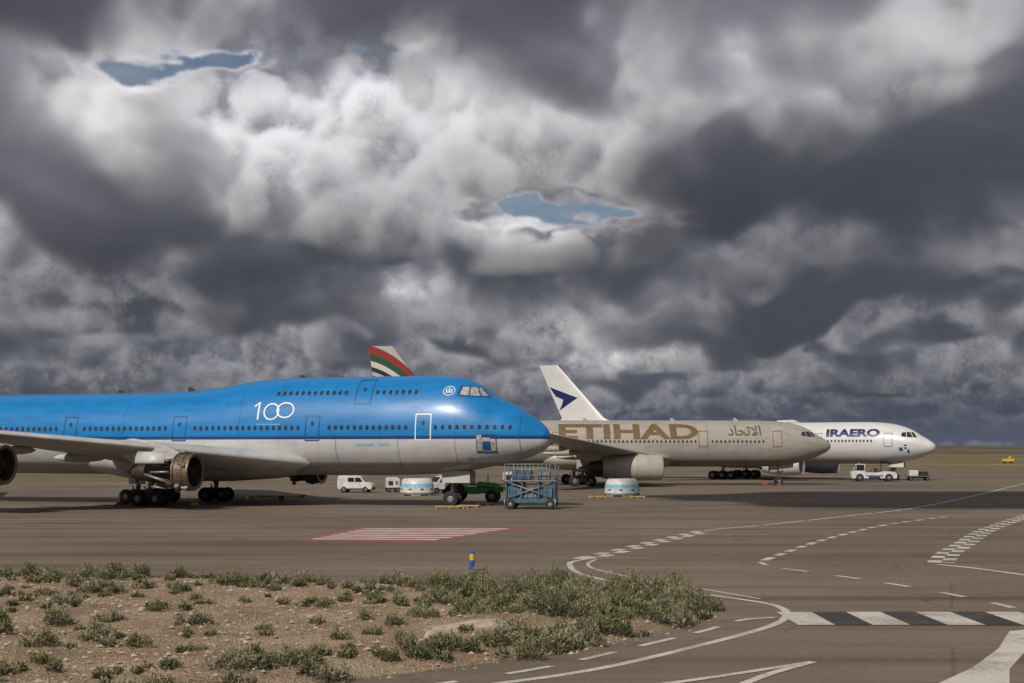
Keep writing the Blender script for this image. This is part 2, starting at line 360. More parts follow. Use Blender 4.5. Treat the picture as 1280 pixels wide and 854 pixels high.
def ring(cx,cz,rx,rz,t,n=40):
    out=[]
    for i in range(n):
        a,b=2*math.pi*i/n,2*math.pi*(i+1)/n
        out.append([(cx+(rx-t)*math.cos(a),cz+(rz-t)*math.sin(a)),(cx+rx*math.cos(a),cz+rz*math.sin(a)),(cx+rx*math.cos(b),cz+rz*math.sin(b)),(cx+(rx-t)*math.cos(b),cz+(rz-t)*math.sin(b))])
    return out
z0=6.62
num=[[(-22.55,z0),(-22.42,z0),(-22.42,z0+1.35),(-22.55,z0+1.35)],[(-22.42-.5,z0+1.05),(-22.42-.38,z0+.98),(-22.45,z0+1.3),(-22.5,z0+1.38)]]+ring(-21.4,z0+.62,.66,.66,.11)
decal('anniversary_numerals',num,B,MT['whitep'],P,-1,.025,.4); decal('anniversary_ring',ring(-20.25,z0+.72,.74,.62,.11),B,MT['whitep'],P,-1,.031,.4)
decal('anniversary_caption',[rect(20.6+i*.22,20.72+i*.22,6.2,6.3) for i in range(9)],B,MT['cyan'],P,-1,.025)
decal('roundel',ring(-7.35,8.72,.46,.36,.05,28)+[rect(7.1,7.6,8.58,8.66),rect(7.3,7.4,8.67,8.95),rect(7.1,7.2,8.67,8.85),rect(7.5,7.6,8.67,8.85)],B,MT['whitep'],P,-1,.025)
for s,h in ((36,.25),(29.7,.35),(20,.2),(11.5,.2)):
    zt=pchip([r[0] for r in st],[r[1] for r in st])(s); extrude('blade_antenna',[(-s-.35,zt-.05),(-s+.4,zt-.05),(-s-.1,zt+h),(-s-.35,zt+h)],-.04,.04,MT['black'],P,.01)

# ================================================================== beige twin-engined airliner
P=aircraft_base('airliner',(40.2,180),-3)
beige=livery('beige_livery_shaded_belly',[(3.1,(.21,.20,.185)),(99,(.375,.355,.315))],.36,.18)  # darker belly band is underside shade put into the paint colour
st=[(0,4.98,4.88,.05,4.93),(.06,5.2,4.65,.35,4.95),(.4,5.5,4.25,.8,4.95),(1.1,5.95,3.85,1.3,5.0),(2.0,6.42,3.45,1.75,5.05),(2.8,6.95,3.2,2.05,5.08),(3.8,7.4,2.9,2.35,5.1),(5.2,7.78,2.6,2.6,5.15),(7.5,8.02,2.35,2.8,5.18),(9.5,8.08,2.3,2.83,5.2),(40,8.08,2.3,2.83,5.2),(48,8.05,3.4,2.5,5.7),(55,7.9,5.2,1.6,6.5),(59,7.5,6.2,.8,6.9),(60.5,7.2,6.7,.2,6.95)]
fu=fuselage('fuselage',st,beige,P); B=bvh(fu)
lathe('wing_body_fairing',[(-18.5,.05),(-19.5,1.3),(-22,2.6),(-26,3.15),(-31,3.2),(-35,2.6),(-38,1.2),(-39,.05)],(0,0,3.3),MT['wingt'],P,n=40,sq=.5)
zf=lambda l:3.35+max(0,l-2.8)*.105
for sd in (1,-1):
    surf('wing',[(2.0,20.6,11.8,3.3,.13),(4,21.9,10.4,3.45,.12),(9.4,25.6,7.6,zf(9.4),.11),(18,31.0,5.2,zf(18),.10),(30,38.8,2.4,zf(30),.09)],MT['wingt'],P,'wing',sd)
    extrude('winglet',[(-38.9,zf(30)),(-41.1,zf(30)),(-42.2,zf(30)+1.6),(-41.2,zf(30)+1.6)],sd*30-.05,sd*30+.05,MT['wingt'],P,.02)
    surf('tailplane',[(.8,52.5,5.6,6.9,.1),(9.7,58.6,2.2,7.8,.09)],MT['wingt'],P,'wing',sd)
    bogie(f'main_gear_{sd}',32,sd*5.3,3.1,P,2,.66,1.95,1.35)
    nacelle(f'engine_{sd}',22.9,sd*9.4,2.3,9.2,1.46,MT['wingt'],P,zf(9.4))
fairings((8,12.5,17,22),P,MT['wingt'],zf,lambda l:33.2+.42*max(0,l-8))
wheel('nose_wheel_a',(-6.7,-.4,.5),.5,.35,P); wheel('nose_wheel_b',(-6.7,.4,.5),.5,.35,P)
tube('nose_strut',(-6.7,0,.5),(-6.7,0,2.8),.15,MT['steel'],P); tube('nose_drag_brace',(-6.7,0,1.2),(-5.2,0,2.8),.07,MT['steel'],P)
for sd in (1,-1): box('nose_gear_door',(1.9,.05,.8),(-5.9,sd*.6,2.25),MT['wingt'],P,.02); box('nose_gear_aft_door',(.9,.05,.8),(-7.4,sd*.5,2.1),MT['wingt'],P,.02)
m,nt,b=newmat('flag_fin_paint'); o=ocoord(nt); sx=nd(nt,'ShaderNodeSeparateXYZ'); nt.links.new(o,sx.inputs[0])
fx=M(nt,'ADD',sx.outputs[0],58.6); q=M(nt,'ADD',sx.outputs[2],M(nt,'MULTIPLY',M(nt,'POWER',M(nt,'MAXIMUM',fx,0.0),1.7),.16))
q=M(nt,'DIVIDE',M(nt,'SUBTRACT',q,10.0),8.0)
bg=(.43,.41,.37)
c=ramp(nt,q,[(0,bg),(.40,(.02,.02,.02)),(.47,bg),(.53,(.02,.02,.02)),(.60,(.54,.52,.48)),(.69,(.02,.07,.035)),(.80,(.24,.03,.025)),(.925,bg)],'CONSTANT')
nt.links.new(c,b.inputs['Base Color']); b.inputs['Roughness'].default_value=.4
surf('fin',[(7.6,46.6,9.6,0,.1),(9,48.9,8.0,0,.1),(17.3,55.2,3.0,0,.09)],m,P,'fin')
for side in (-1,1):
    win=[];s=9.2
    while s<50:
        if all(abs(s-d)>.95 for d in (16.7,33,47)): win.append(rrect(s,5.42,.23,.33))
        s+=.53
    decal('cabin_windows',win,B,MT['window'],P,side,.02)
    fr=[]
    for d in (7.4,16.7,47): fr+=frame(d,4.75,1.2,2.0,.08)
    fr+=frame(35,4.9,.9,1.7,.07)
    decal('door_frames',fr,B,MT['gold'],P,side,.022,.3)
    decal('cockpit_windows',[[(-2.35,6.02),(-2.75,6.02),(-3.05,6.62),(-2.75,6.62)],[(-2.83,6.02),(-3.5,6.05),(-3.65,6.66),(-3.15,6.66)],[(-3.6,6.06),(-4.3,6.2),(-4.15,6.6),(-3.75,6.66)]],B,MT['glass'],P,side,.02,.3)
lettering('title_lettering','ETIHAD',34.6,17.3,5.72,1.85,B,MT['gold'],P,.035)
lettering('arabic_lettering','\uFEA9\uFE8E\uFEA4\uFE97\uFEFB\uFE8D',13.6,9.4,6.15,1.3,B,MT['gold'],P,.02)
for s in (12,20,31): extrude('blade_antenna',[(-s-.35,8.03),(-s+.4,8.03),(-s-.1,8.4),(-s-.35,8.4)],-.04,.04,MT['wingt'],P,.01)
for i,x in enumerate((3,5)): tube('pitot_probe',(-x,-1.9,4.3),(-x+.3,-2.1,4.3),.03,MT['steel'],P,6)

# ================================================================== white twin-engined airliner
P=aircraft_base('airliner',(61.5,207),28)
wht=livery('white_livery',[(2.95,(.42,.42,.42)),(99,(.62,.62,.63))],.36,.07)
st=[(0,4.9,4.8,.05,4.85),(.06,5.15,4.5,.4,4.87),(.4,5.5,4.1,.9,4.9),(1.1,6.0,3.75,1.4,4.95),(2.1,6.6,3.35,1.95,5.1),(3.0,7.2,3.1,2.3,5.25),(4.2,7.75,2.85,2.6,5.35),(6,8.25,2.6,2.85,5.4),(8.5,8.52,2.4,3.05,5.45),(11,8.58,2.38,3.1,5.48),(42,8.58,2.38,3.1,5.48),(50,8.55,3.6,2.7,6.0),(57,8.4,5.6,1.8,7),(62,7.9,6.8,.7,7.4),(64,7.5,7.1,.15,7.3)]
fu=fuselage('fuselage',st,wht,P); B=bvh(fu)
lathe('wing_body_fairing',[(-17.5,.05),(-18.5,1.4),(-21,2.8),(-25,3.4),(-31,3.45),(-35,2.8),(-38,1.2),(-39,.05)],(0,0,3.4),MT['white'],P,n=40,sq=.5)
zf=lambda l:3.45+max(0,l-3)*.11
for sd in (1,-1):
    surf('wing',[(2.2,19.0,13.5,3.4,.13),(4.5,20.8,11.8,3.6,.12),(9.7,24.4,8.6,zf(9.7),.11),(20,31.6,5.4,zf(20),.10),(30.4,39.5,2.0,zf(30.4),.09)],MT['wingw'],P,'wing',sd)
    surf('tailplane',[(.9,54.5,6.5,7.0,.1),(10.7,61.5,2.4,8.0,.09)],MT['white'],P,'wing',sd)
    bogie(f'main_gear_{sd}',30.5,sd*5.5,3.1,P,3,.66,1.45,1.4)
    nacelle(f'engine_{sd}',17.0,sd*9.6,2.45,7.2,1.6,MT['white'],P,zf(9.6))
wheel('nose_wheel_a',(-5.9,-.4,.53),.53,.38,P); wheel('nose_wheel_b',(-5.9,.4,.53),.53,.38,P)
tube('nose_strut',(-5.9,0,.5),(-5.9,0,2.9),.15,MT['steel'],P)
for sd in (1,-1): box('nose_gear_door',(2.2,.05,.8),(-5.6,sd*.6,2.3),MT['white'],P,.02)
fin=surf('fin',[(8.2,49.5,12.2,0,.1),(9.7,52.7,7.6,0,.1),(18.5,61.1,3.4,0,.09)],mat('white_fin_paint',(.56,.56,.57),.4,0,.08,.5),P,'fin')
BF=bvh(fin)
decal('fin_arrow_logo',[[(-62.6,14.9),(-57.3,13.0),(-60.0,12.75),(-61.4,13.3)],[(-57.3,13.0),(-60.8,10.9),(-60.2,12.0),(-60.0,12.75)]],BF,MT['navy'],P,-1,.02,.3)
for side in (-1,1):
    win=[];s=8.6
    while s<52:
        if all(abs(s-d)>.95 for d in (16.5,27,40,50)): win.append(rrect(s,5.75,.25,.36))
        s+=.53
    decal('cabin_windows',win,B,MT['window'],P,side,.02)
    fr=[]
    for d in (6.2,16.5,27,40,50): fr+=frame(d,4.9,1.25,2.0,.1)
    decal('door_frames',fr,B,MT['greyeq'],P,side,.022,.3)
    decal('cockpit_windows',[[(-2.3,6.25),(-2.75,6.25),(-3.2,7.0),(-2.95,7.0)],[(-2.85,6.25),(-3.6,6.3),(-3.75,7.02),(-3.3,7.02)],[(-3.7,6.3),(-4.4,6.4),(-4.35,6.95),(-3.85,7.02)]],B,MT['glass'],P,side,.02,.3)
lettering('title_lettering','IRAERO',15.3,7.4,6.35,1.15,B,MT['navy'],P,.05)
decal('lower_emblem',[rect(3.6,4.0,4.6,5.2),rect(4.2,4.7,4.3,4.8),rect(3.3,3.6,4.0,4.5)],B,MT['dblue'],P,-1,.02)
extrude('satcom_dome',[(-20,8.5),(-24,8.5),(-23.5,8.95),(-21,9.0)],-.5,.5,MT['white'],P,.12)

# ================================================================== ground equipment
def ew(e,name,x,y,r,w): wheel(name,(x,y,r),r,w,e)
E=empty('maintenance_platform_lift',(1.45,104.6,0),R(-8))
for x in (-1.45,1.45):
    for y in (-.95,.95): ew(E,'wheel',x,y,.36,.28)
box('chassis',(3.7,1.9,.35),(0,0,.62),MT['blueeq'],E)
for x in (-1.75,-.6,.6,1.75): box('stanchion',(.1,2.05,1.5),(x,0,1.5),MT['blueeq'],E,.02)
for i,x in enumerate((-1.17,0,1.17)): box('side_cabinet',(.95,1.7,.9-.15*i),(x,0,1.2),MT['blueeq'] if i!=1 else MT['greyeq'],E)
box('middle_deck',(3.85,2.2,.14),(0,0,2.05),MT['greyeq'],E)
for y in (-1,1):
    tube('scissor_arm',(-1.6,y,.8),(1.6,y,1.95),.06,MT['greyeq'],E); tube('scissor_arm',(1.6,y,.8),(-1.6,y,1.95),.06,MT['greyeq'],E)
    for z in (2.45,2.85,3.25): tube('rail',(-1.85,y*1.05,z),(1.85,y*1.05,z),.032,MT['greyeq'],E,7)
    for x in (-1.85,-1.2,-.6,0,.6,1.2,1.85): tube('post',(x,y*1.05,2.1),(x,y*1.05,3.27),.032,MT['greyeq'],E,7)
for x in (-1.85,1.85):
    for z in (2.45,2.85,3.25): tube('end_rail',(x,-1.05,z),(x,1.05,z),.032,MT['greyeq'],E,7)
    tube('jack_leg',(x,-1.1,.05),(x,-1.1,.8),.05,MT['steel'],E)
box('equipment_on_deck',(1.4,1.1,.7),(-.7,0,2.5),MT['blueeq'],E); box('equipment_on_deck',(.9,.9,.55),(.9,0,2.4),MT['greyeq'],E)
for i in range(8): box('panel_rib',(.05,.03,.8),(-1.6+i*.45,-1.0,1.2),MT['greyeq'],E,.01)
E=empty('tractor',(-2.9,117,0),R(-6))
ew(E,'rear_wheel',-1.7,-.95,.85,.5); ew(E,'rear_wheel',-1.7,.95,.85,.5); ew(E,'front_wheel',1.35,-.8,.55,.38); ew(E,'front_wheel',1.35,.8,.55,.38)
extrude('hood',[(.1,.75),(2.1,.8),(2.15,1.35),(1.7,1.62),(.1,1.75)],-.42,.42,MT['green'],E,.08)
extrude('body',[(-2.2,.8),(.2,.7),(.2,1.3),(-.9,1.35),(-1.0,1.6),(-2.2,1.65)],-.5,.5,MT['green'],E,.06)
for y in (-.9,.9): extrude('fender',[(-2.55,1.3),(-2.3,1.75),(-1.7,1.9),(-1.0,1.7),(-.75,1.2),(-1.1,1.55),(-1.7,1.75),(-2.2,1.62)],y-.25,y+.25,MT['green'],E,.02)
for x,y in ((-1.95,-.6),(-1.95,.6),(-.3,-.55),(-.3,.55)): tube('cab_post',(x,y,1.5),(x*.97,y,2.55),.04,MT['black'],E)
box('roof',(1.9,1.3,.1),(-1.1,0,2.58),MT['green'],E); box('seat',(.5,.5,.6),(-1.4,0,1.75),MT['black'],E,.08)
tube('exhaust_stack',(.9,.3,1.6),(.9,.3,2.35),.04,MT['black'],E); tube('loader_arm',(-.6,-.5,1.5),(2.3,-.5,1.25),.07,MT['green'],E); tube('loader_arm',(2.3,-.5,1.25),(2.9,-.5,.5),.07,MT['green'],E)
tube('loader_arm',(-.6,.5,1.5),(2.3,.5,1.25),.07,MT['green'],E); tube('loader_arm',(2.3,.5,1.25),(2.9,.5,.5),.07,MT['green'],E)
box('loader_bucket',(.5,1.5,.5),(3.0,0,.4),MT['greyeq'],E); box('radiator_grille',(.04,.6,.4),(2.17,0,1.08),MT['black'],E,.01)
def cowling(u,v):
    x,y=G(u,v); E=empty('engine_inlet_cowling',(x,y+1.6,0),random.uniform(0,6))
    lathe('outer_skin',[(.25,1.62),(.3,1.66),(.75,1.62)],(0,0,0),MT['white'],E,'Z',56)
    lathe('blue_band',[(.75,1.62),(1.12,1.55)],(0,0,0),MT['cyan'],E,'Z',56)
    lathe('lip',[(1.12,1.55),(1.45,1.43),(1.58,1.32),(1.62,1.2),(1.58,1.1),(1.4,1.05)],(0,0,0),MT['white'],E,'Z',56)
    lathe('inner_barrel',[(1.4,1.05),(.9,1.1),(.25,1.15)],(0,0,0),MT['greyeq'],E,'Z',56)
    lathe('mounting_ring',[(.12,1.2),(.12,1.72),(.25,1.72),(.25,1.2)],(0,0,0),MT['greyeq'],E,'Z',56)
    for i in range(6):
        a=i*1.047; box('support_block',(.9,.25,.13),(1.55*math.cos(a),1.55*math.sin(a),.065),MT['orange'],E,.01,(0,0,a+1.57))
    for i in range(9):
        a=i*.7; box('latch',(.10,.3,.10),(1.64*math.cos(a),1.64*math.sin(a),.62),MT['black'],E,.01,(0,0,a))
        tube('lifting_eye',(1.2*math.cos(a),1.2*math.sin(a),1.6),(1.2*math.cos(a),1.2*math.sin(a),1.72),.03,MT['steel'],E,6)
cowling(520,620); cowling(779,621)
def pallet(u,v,L,rz=0,m='orange'):
    x,y=G(u,v); E=empty('timber_block_stack',(x,y,0),rz)
    for i in range(3): box('plank',(L,.18,.06),(0,-.35+i*.35,.17),MT[m],E,.01)
    for i in range(3): box('bearer',(.1,.95,.13),(-L*.45+i*L*.45,0,.065),MT[m],E,.01)
for a in ((746,623,1.5,.1),(797,623,1.3,-.1),(562,636,2.2,.05),(586,635,1.6,-.2),(605,632,1.5,.3)): pallet(*a)
def chock(u,v):
    x,y=G(u,v); E=empty('wheel_chock',(x,y,0),random.uniform(-.4,.4)); extrude('wedge',[(-.35,0),(.35,0),(.1,.28),(-.1,.28)],-.5,.5,MT['red'] if random.random()<.5 else MT['yellow'],E,.02); tube('rope',(-.35,-.5,.05),(-.9,-.5,.03),.02,MT['black'],E,5)
for a in ((150,632),(243,632),(312,624),(352,623),(378,622),(956,607),(974,607)): chock(*a)
x,y=G(350,626); E=empty('tow_bar',(x,y,0),.15); tube('bar',(-2,0,.35),(2,0,.4),.06,MT['yellow'],E); wheel('wheel',(.1,-.35,.22),.22,.14,E); wheel('wheel',(.1,.35,.22),.22,.14,E); tube('axle',(.1,-.35,.22),(.1,.35,.22),.04,MT['steel'],E); box('head',(.4,.5,.15),(2,0,.4),MT['red'],E)
def van(name,u,v,L,H,flip,rz=0):
    x,y=G(u,v); E=empty(name,(x,y+.9,0),rz+(math.pi if flip else 0)); w=.85
    h=L/2
    extrude('body',[(-h,.32),(h,.32),(h+.02,.75),(h-.25,.98),(h-.75,1.1),(h-1.2,H-.08),(h-1.6,H),(-h+.1,H),(-h,H-.2)],-w,w,MT['white'],E,.06)
    for sd in (-1,1):
        yy=sd*(w+.004)
        V=[(h-.95,yy,1.08),(h-1.25,yy,H-.2),(h-1.75,yy,H-.2),(h-1.75,yy,1.08)]; mobj('door_window',V,[(0,1,2,3)],MT['glass'],E,False)
        V=[(h-1.85,yy,1.08),(h-1.85,yy,H-.2),(h-2.5,yy,H-.2),(h-2.5,yy,1.08)]; mobj('side_window',V,[(0,1,2,3)],MT['glass'],E,False)
        box('sill_trim',(L*.6,.03,.09),(0,yy,.4),MT['black'],E,.01)
        for wx in (-h+.7,h-.7): wheel('wheel',(wx,sd*(w-.08),.31),.31,.2,E)
        box('door_handle',(.12,.03,.04),(h-1.7,yy,.95),MT['black'],E,.005)
    V=[(h-.72,-w*.85,1.13),(h-.72,w*.85,1.13),(h-1.15,w*.8,H-.12),(h-1.15,-w*.8,H-.12)]; o=mobj('windscreen',V,[(0,1,2,3)],MT['glass'],E,False); o.location=(.03,0,.02)
    box('front_bumper',(.12,1.6,.22),(h,0,.4),MT['black'],E); box('rear_bumper',(.1,1.6,.2),(-h,0,.4),MT['black'],E); box('tail_lamp',(.03,.12,.35),(-h-.01,-.72,.95),MT['red'],E,.01)
    box('roof_beacon',(.18,.18,.12),(0,0,H+.06),MT['yellow'],E)
van('van',444,616,3.6,1.72,False,-.1)
van('van',550,617,3.0,1.75,True,.5)
def gpu(u,v,L,H,rz,name='ground_power_unit',c='white'):
    x,y=G(u,v); E=empty(name,(x,y+.7,0),rz)
    extrude('housing',[(-L/2,.4),(L/2,.4),(L/2,H*.85),(L/2-.2,H),(-L/2+.1,H),(-L/2,H*.9)],-.7,.7,MT[c],E,.05)
    for sx_ in (-L*.32,L*.32):
        for sy in (-.62,.62): wheel('wheel',(sx_,sy,.24),.24,.16,E)
    box('vent_grille',(L*.35,.03,H*.3),(-L*.2,-.71,H*.6),MT['black'],E,.01); box('control_panel',(L*.22,.03,H*.25),(L*.25,-.71,H*.62),MT['greyeq'],E,.01)
    tube('draw_bar',(L/2,0,.35),(L/2+.9,0,.15),.04,MT['black'],E); box('base_frame',(L+.05,1.3,.12),(0,0,.36),MT['black'],E,.02)
gpu(490,615,1.4,1.5,.2); gpu(640,604,2.4,1.5,.1)
gpu(535,611,1.2,1.2,.4,'tool_trolley','red')
x,y=G(1150,601); E=empty('baggage_dolly',(x,y+.8,0),0)
box('bed',(3.4,1.5,.12),(0,0,.62),MT['greyeq'],E)
for x_ in (-1.2,1.2):
    for y_ in (-.6,.6): wheel('wheel',(x_,y_,.28),.28,.18,E)
box('crate',(1.3,1.1,.8),(-.8,0,1.1),MT['white'],E); box('crate',(1.1,1.1,.6),(.75,0,1.0),MT['black'],E); box('axle_frame',(3.0,.3,.2),(0,0,.45),MT['black'],E)
for x_ in (-1.65,1.65): tube('rail',(x_,-.7,.7),(x_,-.7,1.9),.04,MT['greyeq'],E); tube('rail',(x_,.7,.7),(x_,.7,1.9),.04,MT['greyeq'],E); tube('rail',(x_,-.7,1.9),(x_,.7,1.9),.04,MT['greyeq'],E)
x,y=G(1094,602); E=empty('aircraft_tug',(x,y+1,0),-.1)
extrude('body',[(-3.1,.4),(3.1,.4),(3.15,1.0),(2.9,1.35),(1.2,1.42),(1.2,1.25),(-1.2,1.25),(-1.2,1.5),(-3.0,1.5),(-3.15,1.0)],-1.15,1.15,MT['white'],E,.06)
for y_ in (-.95,.95):
    for x_ in (-2.5,-1.3): tube('cab_post',(x_,y_,1.45),(x_,y_,2.35),.05,MT['white'],E)
box('cab_glass',(1.15,1.75,.75),(-1.9,0,1.93),MT['glass'],E,.04); box('cab_roof',(1.5,2.05,.12),(-1.9,0,2.38),MT['white'],E); box('operator_seat',(.5,.5,.7),(.3,-.4,1.55),MT['black'],E,.08); tube('steering_column',(-.4,-.4,1.25),(-.2,-.4,1.9),.04,MT['black'],E)
for x_ in (-2.0,2.0):
    for y_ in (-1.05,1.05): wheel('wheel',(x_,y_,.55),.55,.36,E)
box('bumper',(.15,2.0,.35),(3.2,0,.6),MT['black'],E); box('side_stripe',(2.4,.02,.14),(0,-1.165,.8),MT['dblue'],E,.005); box('side_recess',(1.6,.03,.3),(0,-1.16,.55),MT['black'],E,.005); box('beacon',(.2,.2,.16),(-1.9,0,2.52),MT['orange'],E); box('headlamp',(.03,.3,.15),(3.17,-.7,.95),MT['silver'],E,.01)
x,y=G(1103,600); E=empty('forklift',(x,y-2.6,0),.0)
extrude('body',[(-1.1,.3),(.8,.3),(.8,.8),(.2,.9),(-.1,1.2),(-1.1,1.25)],-.55,.55,MT['black'],E,.06)
for y_ in (-.4,.4):
    box('mast_rail',(.24,.16,4.6),(.95,y_,2.6),MT['black'],E,.01); box('fork',(1.1,.12,.05),(1.5,y_,1.9),MT['black'],E,.01)
    tube('guard_post',(.6,y_,.9),(.35,y_,2.4),.05,MT['black'],E); tube('guard_post',(-.9,y_,1.2),(-.8,y_,2.4),.05,MT['black'],E)
    for x_ in (-.75,.6): wheel('wheel',(x_,y_*1.35,.3),.3,.22,E)
for z in (1.2,2.4,3.8,4.8): box('mast_cross',(.08,.8,.12),(.95,0,z),MT['black'],E,.01)
box('guard_roof',(1.4,.95,.08),(-.22,0,2.45),MT['black'],E,.01); box('carriage',(.12,.9,.8),(1.12,0,2.2),MT['black'],E,.01)
x,y=G(590,714); E=empty('bollard',(x,y,0)); lathe('lower_post',[(0,.09),(.38,.09)],(0,0,0),MT['black2'],E,'Z',24)
lathe('yellow_band',[(.38,.09),(.60,.09)],(0,0,0),MT['yellow'],E,'Z',24); lathe('cap',[(.60,.09),(.66,.088),(.70,.05),(.71,.001)],(0,0,0),MT['black2'],E,'Z',24); lathe('base_flange',[(0,.15),(.03,.15),(.035,.09)],(0,0,0),MT['greyeq'],E,'Z',24)
x,y=G(1260,579); E=empty('airfield_tender',(x,y,0),.1); extrude('body',[(-2,.5),(2,.5),(2,1.6),(1.5,2.4),(.7,2.5),(.6,1.5),(-2,1.6)],-1,1,MT['yellow'],E,.08)
for x_ in (-1.3,1.3):
    for y_ in (-.9,.9): wheel('wheel',(x_,y_,.45),.45,.3,E)
box('cab_window',(.8,.03,.5),(1.1,-1.02,2.0),MT['glass'],E,.01)

# ================================================================== ground surfaces
def asphalt():
    m,nt,b=newmat('weathered_asphalt'); o=ocoord(nt)
    big=noise(nt,o,.035,4,.6); midn=noise(nt,VM(nt,'MULTIPLY',o,(.18,1,1)),.3,4,.6); fine=noise(nt,o,30,2,.7); gr=noise(nt,o,6,4,.7)
    c=ramp(nt,big,[(.3,(.145,.112,.086)),(.5,(.19,.149,.115)),(.7,(.228,.183,.144))])
    c=mix(nt,1.0,c,ramp(nt,midn,[(.3,.74),(.7,1.15)]),'MULTIPLY'); c=mix(nt,1.0,c,ramp(nt,gr,[(.3,.84),(.7,1.12)]),'MULTIPLY'); c=mix(nt,1.0,c,ramp(nt,fine,[(.3,.72),(.7,1.28)]),'MULTIPLY')
    br=nd(nt,'ShaderNodeTexBrick'); mp=nd(nt,'ShaderNodeMapping'); mp.inputs['Rotation'].default_value=(0,0,R(17)); nt.links.new(o,mp.inputs[0]); nt.links.new(mp.outputs[0],br.inputs['Vector'])
    br.inputs['Scale'].default_value=1; br.inputs['Brick Width'].default_value=45; br.inputs['Row Height'].default_value=8; br.inputs['Mortar Size'].default_value=.045
    br.inputs['Color1'].default_value=(.93,.93,.93,1); br.inputs['Color2'].default_value=(1.0,1.0,1.0,1); br.inputs['Mortar'].default_value=(.76,.76,.76,1)
    c=mix(nt,1.0,c,br.outputs[0],'MULTIPLY')
    vo=nd(nt,'ShaderNodeTexVoronoi',feature='DISTANCE_TO_EDGE'); nt.links.new(VM(nt,'ADD',o,VM(nt,'SCALE',noise(nt,o,.8,3,out=1),None,1.6)),vo.inputs['Vector']); vo.inputs['Scale'].default_value=.16
    ck=M(nt,'LESS_THAN',vo.outputs['Distance'],.006); msk=ramp(nt,noise(nt,o,.08,2),[(.47,0.0),(.53,.55)])
    c=mix(nt,M(nt,'MULTIPLY',ck,msk),c,(.07,.058,.05))
    st_=ramp(nt,noise(nt,o,.35,4,.7),[(.60,1.0),(.75,.66)]); c=mix(nt,1.0,c,st_,'MULTIPLY')
    rb=ramp(nt,noise(nt,VM(nt,'MULTIPLY',o,(.012,.6,1)),1.0,4,.6),[(.50,1.0),(.66,.72)]); c=mix(nt,1.0,c,rb,'MULTIPLY')
    nt.links.new(c,b.inputs['Base Color']); b.inputs['Roughness'].default_value=.9; b.inputs['Specular IOR Level'].default_value=.2
    bump(nt,b,M(nt,'ADD',fine,gr),.35,.01); return m
def sheet(name,pts,z,m): return mobj(name,[(x,y,z) for x,y in pts],[tuple(range(len(pts)))],m,None,False)
AS=asphalt()
sheet('apron',[(-420,-80),(520,-80),(520,395),(60,400),(-35,330),(-40,196),(-420,190)],0,AS)
m,nt,b=newmat('dry_grassland'); o=ocoord(nt)
c=ramp(nt,noise(nt,VM(nt,'MULTIPLY',o,(.3,1,1)),.012,5,.65),[(.32,(.10,.10,.045)),(.5,(.17,.145,.075)),(.62,(.26,.20,.115)),(.75,(.31,.235,.145))])
c=mix(nt,1.0,c,ramp(nt,noise(nt,o,.4,4,.7),[(.3,.75),(.7,1.2)]),'MULTIPLY'); nt.links.new(c,b.inputs['Base Color']); b.inputs['Roughness'].default_value=1; b.inputs['Specular IOR Level'].default_value=.1
GR=m
V=[];F=[];ri=[0,150,300,500,800,1200,1800,2600,3600,5000,7000,9500]; na=96
for r in ri:
    for i in range(na):
        a=2*math.pi*i/na; x,y=r*math.cos(a),r*math.sin(a)
        z=-.06 if r<500 else -.06-(r-500)*.0004
        V.append((x,y,z))
for j in range(len(ri)-1):
    for i in range(na):
        k=(i+1)%na; F.append((j*na+i,j*na+k,(j+1)*na+k,(j+1)*na+i))
mobj('ground',V,F,GR)
m2,nt,b=newmat('distant_hills'); o=ocoord(nt)
c=ramp(nt,noise(nt,o,.004,5,.6),[(.35,(.08,.08,.06)),(.6,(.16,.135,.10))]); nt.links.new(c,b.inputs['Base Color']); b.inputs['Roughness'].default_value=1; b.inputs['Specular IOR Level'].default_value=0
V=[];F=[];na=260
for j,(r,hh) in enumerate(((3000,-6),(3900,.6),(4800,1.0),(6500,-.2))):
    for i in range(na):
        a=2*math.pi*i/na
        n_=mnoise.noise(Vector((math.cos(a)*3.2+5,math.sin(a)*3.2,j*.3)))+.5*mnoise.noise(Vector((math.cos(a)*11,math.sin(a)*11+3,j)))
        z=-6 if hh<0 else (8+30*max(0,n_+.3))*hh
        V.append((r*math.cos(a),r*math.sin(a),z))
for j in range(3):
    for i in range(na):
        k=(i+1)%na; F.append((j*na+i,j*na+k,(j+1)*na+k,(j+1)*na+i))
mobj('hills',V,F,m2)
# ---- paint
def paint(name,col,wear=.5,under=(.17,.135,.106)):
    m,nt,b=newmat(name); o=ocoord(nt); n=noise(nt,o,9,5,.75); n2=noise(nt,o,.7,3,.6)
    f=ramp(nt,M(nt,'ADD',M(nt,'MULTIPLY',n,.6),M(nt,'MULTIPLY',n2,.4)),[(.40,0.0),(.54,1.0)])
    f=M(nt,'MULTIPLY_ADD',f,wear,1-wear)
    nt.links.new(mix(nt,f,(*under,1),(*col,1)),b.inputs['Base Color']); b.inputs['Roughness'].default_value=.75; return m
WP=paint('worn_white_paint',(.58,.54,.49),.65); BP=paint('worn_black_paint',(.025,.024,.022),.35); RP=paint('worn_red_paint',(.30,.07,.05),.6); YP=paint('worn_yellow_paint',(.30,.22,.10),.8)
def dense(pts,step=.25):
    P_=[Vector(p) for p in pts]; out=[]
    Q=[P_[0]*2-P_[1]]+P_+[P_[-1]*2-P_[-2]]
    for i in range(1,len(Q)-2):
        a,b_,c_,d=Q[i-1:i+3]; n=max(2,int((c_-b_).length/step))
        for k in range(n):
            t=k/n; out.append(.5*((2*b_)+(c_-a)*t+(2*a-5*b_+4*c_-d)*t*t+(3*b_-a-3*c_+d)*t**3))
    out.append(P_[-1]); return out
